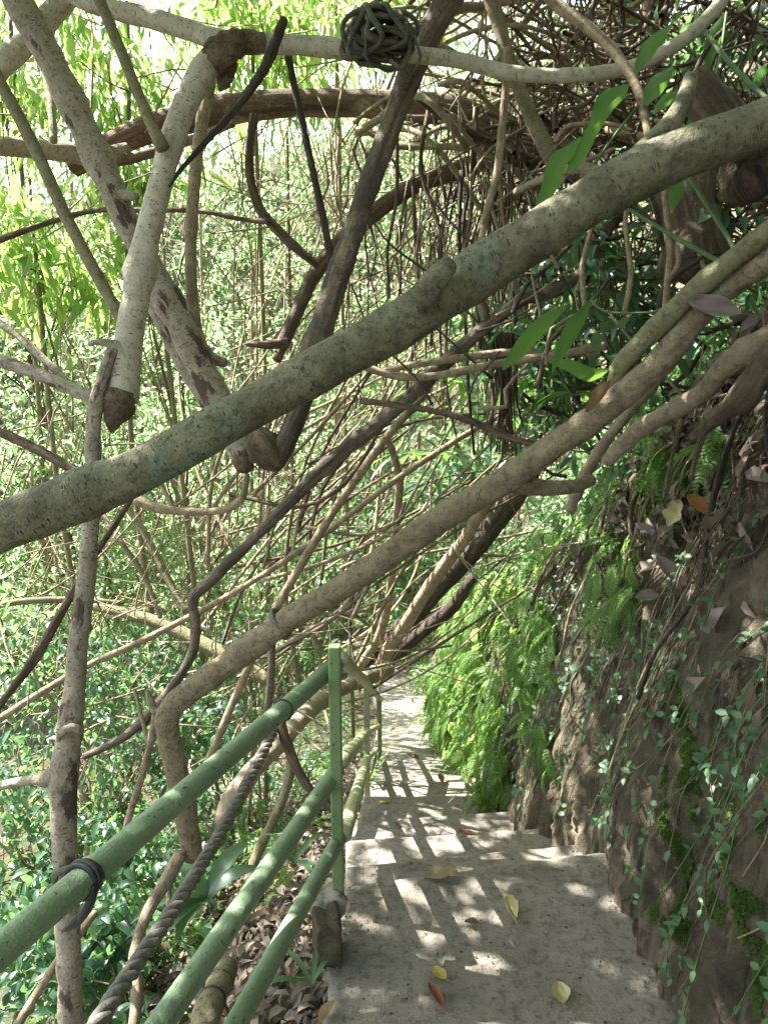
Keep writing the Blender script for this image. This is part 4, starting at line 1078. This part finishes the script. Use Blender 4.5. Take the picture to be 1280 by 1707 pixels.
# strap-leaved climbers on the right
def blade(mb, txt, twist=.0):
    rows = np.array(lerp_d(txt)); c = spline(rows, .02); n = len(c)
    t = unit(np.gradient(c[:, :3], axis=0)); view = unit(c[:, :3] - np.array([0, 0, CAMH]))
    s = unit(np.cross(t, view)); nn = np.cross(s, t)
    w = c[:, 3][:, None] * .78
    wav = .25 * np.sin(np.linspace(0, 9, n))[:, None]
    V = np.stack([c[:, :3] - s * w + nn * w * (.35 + wav), c[:, :3], c[:, :3] + s * w + nn * w * (.35 - wav)], 1).reshape(-1, 3)
    i = np.arange(n - 1)[:, None] * 3; j = np.arange(2)[None]
    mb.add(V, np.stack([i + j, i + j + 1, i + j + 4, i + j + 3], -1).reshape(-1, 4))
for (lab, blades, stem) in (
    ('climber with long wavy strap leaves glowing above the thick branch', ['1048,140,4,2.0 1035,152,30 1010,170,44 998,195,32 985,222,26 968,255,28 955,275,20 944,288,4,2.0', '968,228,4,2.0 950,250,26 930,268,40 920,300,38 908,325,24 894,342,4,1.95', '1122,112,6,2.0 1105,130,34 1088,150,36 1076,176,4,1.95', '1128,152,6,2.0 1112,165,24 1096,180,14 1088,190,4,1.95', '1130,285,8,1.9 1126,310,34 1122,335,24 1120,352,4,1.9', '1120,40,5,2.1 1090,70,30 1070,100,24 1058,125,4,2.05', '925,395,5,2.0 908,408,22 896,425,4,2.0'], '1110,120,5,2.05 1060,180,5 1000,260,5 930,380,4,2.05'),
    ('climber with two broad pointed leaves in the shade below the thick branch', ['985,500,4,2.2 965,530,30 950,555,34 932,590,22 920,620,4,2.15', '942,512,4,2.2 915,530,30 885,560,34 860,590,28 838,616,4,2.15', '910,600,5,2.3 950,610,26 985,625,30 1015,615,4,2.3'], '985,500,4,2.2 1010,520,4 1090,520,4 1110,505,3,2.0'),
    ('dark wet-looking climber leaves among twigs near the right top corner', ['1185,150,6,2.1 1160,190,22 1140,240,16 1132,280,4,2.1', '1210,20,6,2.4 1190,60,30 1180,100,20 1176,130,4,2.4'], '1185,150,4,2.1 1200,90,4 1210,20,4,2.4')):
    rows = lerp_d(stem); root = empty('climber', Vector(rows[0][:3]), lab, 'plant', 'strap-leaved climbers')
    m = MB(); tube(m, rows, sides=6, step=.03); m.build('stem', M['stemgreen'], parent=root, origin=rows[0][:3])
    for b in blades:
        m = MB(); blade(m, b); m.build('leaf', M['blade'], parent=root, origin=lerp_d(b)[0][:3])
for (lab, txt) in (('straight green stalk crossing below the thick branch toward the green tinged branch', '1140,285,7,1.8 1180,345,8 1215,400,8 1235,440,8,1.7'),
                   ('green stalk slanting across the fibrous trunk stump', '1030,338,5,1.95 1090,375,7 1150,410,8 1205,440,8,1.75'),
                   ('thin green stalk at the upper right corner above the thick branch', '1180,60,8,1.9 1220,110,8 1260,150,8 1300,180,8,1.7')):
    thin('green_stalk', lab, 'stalk', None, 'stemgreen', lerp_d(txt), sides=8, amp=.02, step=.03)
# blade plants by the rail and a palm-like plant under the roots
def rosette(name, label, c, n, L, W, mat, up=.9, cat='plant', group=None):
    root = empty(name, Vector(c), label, cat, group)
    for k in range(n):
        a = random.uniform(0, 6.283); m = MB(); rows = []
        hd = Vector((math.cos(a), math.sin(a), 0)); l = L * random.uniform(.7, 1.2); u = up * random.uniform(.6, 1.2)
        for t in np.linspace(0, 1, 8):
            p = Vector(c) + hd * l * t + Vector((0, 0, l * (u * t - .75 * t * t))); rows.append((*p, W * .5 * max(.06, math.sin(min(1, t * .93 + .1) * math.pi) ** .7)))
        rows = np.array(rows); t_ = unit(np.gradient(rows[:, :3], axis=0)); s = unit(np.cross(t_, [0, 0, 1.])); nn = np.cross(s, t_); w = rows[:, 3][:, None]
        V = np.stack([rows[:, :3] - s * w + nn * w * .3, rows[:, :3], rows[:, :3] + s * w + nn * w * .3], 1).reshape(-1, 3)
        i = np.arange(7)[:, None] * 3; j = np.arange(2)[None]
        m.add(V, np.stack([i + j, i + j + 1, i + j + 4, i + j + 3], -1).reshape(-1, 4)); m.build('leaf', M[mat], parent=root, origin=c)
    return root
rosette('blade_plant', 'green blade plant by the middle rail left of the post', at(490, 1440, 2.6), 6, .17, .024, 'creeper')
rosette('blade_plant', 'small blade plant beside the timber block in the litter', at(520, 1640, 2.0), 5, .2, .016, 'creeper')
rosette('blade_plant', 'broad dark leaved plant behind the rope', at(345, 1500, 2.4), 6, .24, .06, 'glossy')
rosette('blade_plant', 'grassy blades at the foot of the second handrail post', at(618, 1300, 5.2), 7, .22, .02, 'blade', 2.0)
for (px, py, d, L, n) in ((770, 640, 4.4, .45, 12), (730, 700, 4.8, .4, 10), (800, 690, 4.3, .35, 9), (880, 640, 3.4, .22, 8), (960, 660, 2.7, .16, 8), (700, 760, 5.2, .4, 10), (850, 250, 4.6, .3, 8)):
    rosette('palm_plant', 'palm-like plant with bright narrow leaves in the shade under the roots', at(px, py, d), n, L, L * .13, 'blade', .5, 'plant', 'palm-like plants under the roots')
for (px, py, d) in ((600, 900, 7.5), (640, 930, 7.6), (570, 960, 7.2), (690, 890, 7.8), (780, 800, 6.0), (740, 850, 6.8), (700, 820, 7.2)):
    c = np.array(at(px, py, d)); tree('glossy_bush', 'pinnate glossy bush lit bright above the far end of the path', 'glossy bushes above the far path end', 'bush', c, (.42, .35, .35), 26, 20, .13, .045, 'glossy', .4, True, .16, .014, 'tan', base=c + np.array([.35, .3, -.7]))
# shade plants on the upper hillside at the right
for (px, py, d) in ((1000, 60, 5.0), (1130, 170, 3.4), (960, 420, 3.6), (1050, 450, 3.0), (1220, 320, 2.6), (900, 560, 3.6), (1240, 30, 3.0), (1030, -20, 4.6), (940, 330, 4.2), (1020, 520, 2.9), (870, 430, 4.4), (820, 560, 4.6), (1000, 555, 3.5), (950, 640, 3.8), (1065, 500, 3.2), (905, 690, 4.4), ):
    c = np.array(at(px, py, d)); tree('shade_bush', 'dark shade bush between the roots on the upper hillside', 'shade bushes on the upper hillside', 'bush', c, (.3, .3, .26), 16, 14, .09, .04, 'glossy', .5, True, .12, .012, 'brown', base=c + np.array([.2, .2, -.4]))

# ------------------------------------------------------------------ dead leaves
def dead_leaf(label, p, L, W, yaw, mat, curl=.6, tilt=0.0, normal=None, name='dead_leaf', lobes=0):
    L, W = L * .9, W * .9; sd_ = random.uniform(0, 50)
    nu, nv = 18, 11; V = []
    for i in range(nu):
        t = i / (nu - 1); w = W * .5 * math.sin(min(1, t * .96 + .03) * math.pi) ** .75
        w *= 1 + .12 * noise.noise(Vector((t * 7, 0, sd_)))
        if lobes: w *= 1 + .22 * math.sin(t * lobes * 6.28)
        for j in range(nv):
            u = (j / (nv - 1) - .5) * 2
            x = u * w; z = curl * (abs(u) ** 1.7) * w * .9 + L * curl * .35 * (t - .45) ** 2 + .02 * L * math.sin(t * 11 + u * 4) + .012 * L * math.sin(u * 9) - .05 * W * math.exp(-(u / .12) ** 2) + .06 * L * noise.noise(Vector((t * 4, u * 2, sd_)))
            V.append((x * (1 - .25 * curl * abs(u)), (t - .5) * L, z))
    Fq = [(i * nv + j, i * nv + j + 1, (i + 1) * nv + j + 1, (i + 1) * nv + j) for i in range(nu - 1) for j in range(nv - 1)]
    m = MB(); m.add(V, Fq)
    st = [(0, -.5 * L, L * curl * .07, .0012), (0, -.62 * L, L * .06, .001), (L * .04, -.74 * L, L * .04, .0008)]
    tube(m, st, sides=4, cap=False)
    o = m.build(name, M[mat])
    if normal is None: o.rotation_euler = (tilt, 0, yaw); o.location = Vector(p) + Vector((0, 0, .004))
    else:
        z = Vector(normal).normalized(); y = Vector((0, 0, 1)); x = y.cross(z).normalized(); y = z.cross(x)
        mt = Matrix((x, y, z)).transposed().to_4x4() @ Matrix.Rotation(yaw, 4, 'Z'); mt.translation = Vector(p) + z * .01; o.matrix_world = mt
    return tag(o, label, 'leaf')
def on_path(px, py, z=0): return on_z(px, py, z) + Vector((0, 0, .004))
dead_leaf('large torn tan leaf lying at the edge of the platform', on_path(736, 1463), .115, .07, R(100), 'dry_tan', .5, lobes=2)
dead_leaf('curled yellowish tan leaf standing on edge in the middle of the platform', on_path(851, 1522), .10, .06, R(8), 'dry_pale', 1.3)
dead_leaf('small brown leaf left of the curled yellowish one', on_path(786, 1543), .045, .03, R(80), 'dry_brown', .9)
dead_leaf('bright yellow oval leaf on the platform', on_path(732, 1627), .055, .04, R(40), 'dry_yellow', .3)
dead_leaf('narrow reddish brown curled leaf on the near platform', on_path(726, 1666), .085, .035, R(25), 'dry_red', 1.1)
dead_leaf('pale yellow broad leaf with its stalk on the near platform', on_path(933, 1660), .07, .062, R(0), 'dry_pale', .45)
dead_leaf('folded tan leaf at the near left edge of the platform', on_path(545, 1695), .08, .045, R(-30), 'dry_tan', 1.0)
dead_leaf('narrow yellow leaf on the lowest shaded step', on_z(640, 1338, -.915), .085, .03, R(95), 'dry_yellow', .4)
dead_leaf('thin red leaf lying in a sun patch on the steps', on_z(778, 1389, -.455), .085, .022, R(80), 'dry_red', .6)
dead_leaf('dark shrivelled leaf on the upper step', on_z(663, 1376, -.685), .05, .022, R(60), 'dry_grey', .9)
for (px, py, z, mt, lab) in ((735, 1300, -1.25, 'dry_brown', 'brown leaf among sun patches near the start of the walkway'), (722, 1212, -2.35, 'dry_red', 'reddish leaf by the ferns halfway along the walkway'),
                             (690, 1255, -1.75, 'dry_brown', 'dark curled leaf in the middle of the walkway'), (655, 1208, -2.5, 'dry_yellow', 'yellowish leaf on the left side of the walkway'), (688, 1166, -3.3, 'dry_orange', 'small orange leaf near the far end of the walkway')):
    p = on_z(px, py, z); p.z = path_z(p.y) + .07
    dead_leaf(lab, p, .12, .06, random.uniform(0, 6), mt, .8)
VN = Vector((-.55, -.75, .35))
bpy.context.view_layer.update(); DG = bpy.context.evaluated_depsgraph_get()
for (px, py, d, L, W, yaw, mt, cu, lab, lo) in (
    (1190, 515, 1.66, .135, .06, R(75), 'dry_mauve', .7, 'large mauve grey leaf lying under the green tinged branch', 0),
    (1130, 635, 1.78, .12, .05, R(-20), 'dry_tan', 1.0, 'curled tan leaf hanging over the bank lip below the large mauve one', 0),
    (1192, 555, 1.74, .08, .05, R(120), 'dry_tan', .7, 'small cream tan leaf tucked below the large mauve one', 0),
    (1268, 725, 1.5, .075, .05, R(30), 'dry_mauve', 1.2, 'crumpled mauve leaf at the right edge under the yellowish root', 0),
    (1140, 868, 1.62, .09, .062, R(170), 'dry_pale', .5, 'cream yellow lobed leaf stuck on the upper bank', 2),
    (1190, 852, 1.6, .085, .05, R(60), 'dry_orange', .8, 'orange brown leaf beside the cream yellow lobed one', 0),
    (1205, 835, 1.6, .06, .03, R(130), 'dry_tan', .9, 'small pale leaf curling above the orange brown one', 0),
    (1132, 955, 1.58, .12, .055, R(50), 'dry_grey', .9, 'long grey purple leaf folded on the bank face', 0),
    (1098, 1003, 1.62, .07, .05, R(100), 'dry_mauve', 1.0, 'pale shrivelled leaf below the long grey purple one', 0),
    (1095, 888, 1.68, .07, .04, R(75), 'dry_grey', .8, 'dull grey leaf left of the cream yellow lobed one', 0),
    (968, 915, 2.3, .09, .06, R(20), 'dry_mauve', 1.0, 'pinkish crumpled leaf at the top of the bank above the ferns', 1),
    (1000, 665, 2.1, .1, .05, R(150), 'dry_brown', 1.0, 'brown curled leaf wedged behind the long pale branch', 0)):
    if py > 820 and px > 960: d_ = bank(*bank_hit(px, py), .05)[0]; L *= 1.2; W *= 1.2
    else:
        d_ = at(px, py, d); o_ = Vector((0, 0, CAMH)); dr = (d_ - o_).normalized(); st = o_
        for _ in range(14):
            hit = sc.ray_cast(DG, st, dr)
            if not hit[0]: break
            if hit[4].name.split('.')[0] in ('branch', 'tree_limb', 'hillside', 'root', 'leaning_tree'): d_ = hit[1] - dr * .012; break
            st = hit[1] + dr * .005
    dead_leaf(lab, d_, L, W, yaw, mt, cu, normal=VN + Vector((random.uniform(-.2, .2), 0, random.uniform(-.2, .2))), lobes=lo)

def litter(name, pts, nrms, sz0, sz1):
    n = len(pts); m = MB(); P = np.array(pts); Nn = unit(np.array(nrms) + rng.normal(0, .55, (n, 3)))
    D = unit(np.cross(Nn, rng.normal(size=(n, 3)))); s = rng.uniform(sz0, sz1, n)
    leaves(m, P, D, Nn, s, s * rng.uniform(.35, .6, n), hi=True, fold=.3, curl=.25)
    return tag(m.build(name, M['litter']), kind='stuff')
pts = []
for i in range(8200):
    y = random.uniform(.6, 5) if i < 5400 else random.uniform(3, 9); x = left_x(y) + .02 - abs(random.gauss(0, .55 if y < 4 else .9)); pts.append((x, y, ground_z(x, y) + random.uniform(.0, .05)))
for i in range(520):
    y = random.uniform(1.9, 9); x = float(np.interp(y, BANK[:10, 1], BANK[:10, 0])) + .04 - abs(random.gauss(0, .06)); z = path_z(y) + .05
    if y > 3.9: pts.append((x, y, z))
litter('leaf_litter', pts, [(-.4, 0, 1)] * len(pts), .03, .085)
pts = []; nr = []
for i in range(3000):
    s = random.uniform(2.2, 12); h = 1.55 + abs(random.gauss(0, .7)); p, n = bank(s, h, .02); pts.append(tuple(p)); nr.append(tuple(n))
for i in range(620):
    s = random.uniform(2.9, 6.0); h = random.uniform(.7, 2.4) if i < 200 else random.uniform(1.25, 2.5); p, n = bank(s, h, .015); pts.append(tuple(p)); nr.append(tuple(n))
for i in range(900):
    px, py = (random.uniform(900, 1300), random.uniform(520, 900)) if i < 450 else (random.uniform(780, 1080), random.uniform(520, 800))
    s, h = bank_hit(px, py); p, n = bank(s + random.gauss(0, .05), h + random.gauss(0, .04), random.uniform(.01, .06)); pts.append(tuple(p)); nr.append(tuple(n))
litter('bank_litter', pts, nr, .04, .10)
# grit and crumbs on the concrete
mb = MB()
for i in range(420):
    y = random.uniform(1.3, 2.2); x = random.uniform(-.12, .68); z = .004
    if random.random() < .35: x = random.choice((random.uniform(-.15, -.02), random.uniform(.55, .7)))
    r = random.uniform(.0012, .004); c = np.array([x, y, z]); q = rng.normal(0, .25, (6, 3))
    V = c + (np.array([[1, 0, 0], [-1, 0, 0], [0, 1, 0], [0, -1, 0], [0, 0, 1], [0, 0, -1]]) + q) * r
    mb.add(V, [(0, 2, 4), (2, 1, 4), (1, 3, 4), (3, 0, 4), (2, 0, 5), (1, 2, 5), (3, 1, 5), (0, 3, 5)])
for i in range(160):
    y = random.uniform(1.4, 2.1); x = random.uniform(-.1, .66); a = random.uniform(0, 6.3); l = random.uniform(.008, .03)
    tube(mb, [(x, y, .006, .0009), (x + math.cos(a) * l * .5 + .002, y + math.sin(a) * l * .5, .008, .0009), (x + math.cos(a) * l, y + math.sin(a) * l, .006, .0006)], sides=4, cap=False)
tag(mb.build('grit', M['litter']), kind='stuff')

# ------------------------------------------------------------------ light
ld = bpy.data.lights.new('sun', 'SUN'); ld.energy = 5.0; ld.angle = R(.42); ld.color = (1, .965, .91)
lo_ = bpy.data.objects.new('sun', ld); COL.objects.link(lo_); lo_.rotation_euler = (-sd).to_track_quat('-Z', 'Y').to_euler(); lo_.location = sd * 20
w = bpy.data.worlds.new('World'); sc.world = w; w.use_nodes = True
nt = w.node_tree; nt.nodes.clear()
sk = nt.nodes.new('ShaderNodeTexSky'); sk.sky_type = 'NISHITA'; sk.sun_disc = False; sk.sun_elevation = SUN_EL; sk.sun_rotation = SUN_AZ
sk.air_density = 1.0; sk.dust_density = 2.0
bg = nt.nodes.new('ShaderNodeBackground'); bg.inputs[1].default_value = .10
wo = nt.nodes.new('ShaderNodeOutputWorld'); hs = nt.nodes.new('ShaderNodeHueSaturation'); hs.inputs['Saturation'].default_value = .45
nt.links.new(sk.outputs[0], hs.inputs['Color']); nt.links.new(hs.outputs[0], bg.inputs[0]); nt.links.new(bg.outputs[0], wo.inputs[0])

# tree added out of view, its crown shaped to shade path and bank
mb = MB(); cl_all = []
for i in range(1300):
    gx, gy = random.uniform(-1.4, 2.6), random.uniform(-1.5, 3.6)
    if gy > 2.5 and random.random() < .4: continue
    t = random.uniform(4.2, 6.5); c = Vector((gx, gy, 0)) + sd * t
    if (c.z - CAMH) / max(.1, c.y) < .46 and c.y > 0: continue
    cl_all.append(tuple(c))
for i in range(1300):  # overhead leaves added to dim the sky light around the camera
    c = (random.uniform(-2.2, 4.2), random.uniform(-6, 3.0), random.uniform(3.4, 5.6))
    if c[1] > .3 and (c[2] - CAMH) / c[1] < .5: continue
    cl_all.append(c)
for i in range(700):  # leaves added to keep the sun off the upper hillside
    c = Vector((random.uniform(1.1, 4), random.uniform(2.4, 7.5), random.uniform(1.3, 4.2))) + sd * random.uniform(2.0, 5)
    if (c.z - CAMH) / c.y < .47: continue
    cl_all.append(tuple(c))
cl = np.array(cl_all); per = 13
Pp = np.repeat(cl, per, 0) + rng.normal(0, .105, (len(cl) * per, 3)); n = len(Pp)
leaves(mb, Pp, rng.normal(0, .6, (n, 3)) + np.array([0, 0, -.35]), rng.normal(0, .45, (n, 3)) + np.array([0, 0, 1.]), rng.uniform(.07, .14, n), rng.uniform(.035, .065, n), hi=True)
base = bank(S0 + 3.0, 4.5)[0]
rt = empty('unseen_canopy_tree', base, 'unseen leafy tree added uphill, its crown shaped to shade the near path', 'tree')
cc = Vector(cl.mean(0)); mb.build('crown', M['small'], parent=rt, origin=cc)
mb = MB(); tube(mb, [(*base, .14), (*(base + Vector((.1, -.6, 2.2))), .12), (*(cc + Vector((.8, -.8, .2))), .07), (*cc, .05)], sides=10, amp=.06, step=.2)
for k in range(0, len(cl), 7):
    e = Vector(cl[k]); s = cc + Vector((random.uniform(-.6, .8), random.uniform(-.8, .6), 0)); tube(mb, [(*s, .03), (*((s + e) / 2 + Vector((0, 0, .1))), .015), (*e, .005)], sides=5, step=.2, cap=False)
mb.build('trunk', M['tan'], parent=rt, origin=base)

# ------------------------------------------------------------------ render settings
sc.view_settings.view_transform = 'Standard'; sc.view_settings.look = 'None'
sc.view_settings.exposure = 2.75; sc.view_settings.gamma = 1
sc.cycles.max_bounces = 6; sc.cycles.diffuse_bounces = 4; sc.cycles.glossy_bounces = 2; sc.cycles.transmission_bounces = 4
sc.cycles.use_denoising = True
sc.cycles.volume_bounces = 0
sc.cycles.sample_clamp_indirect = 8
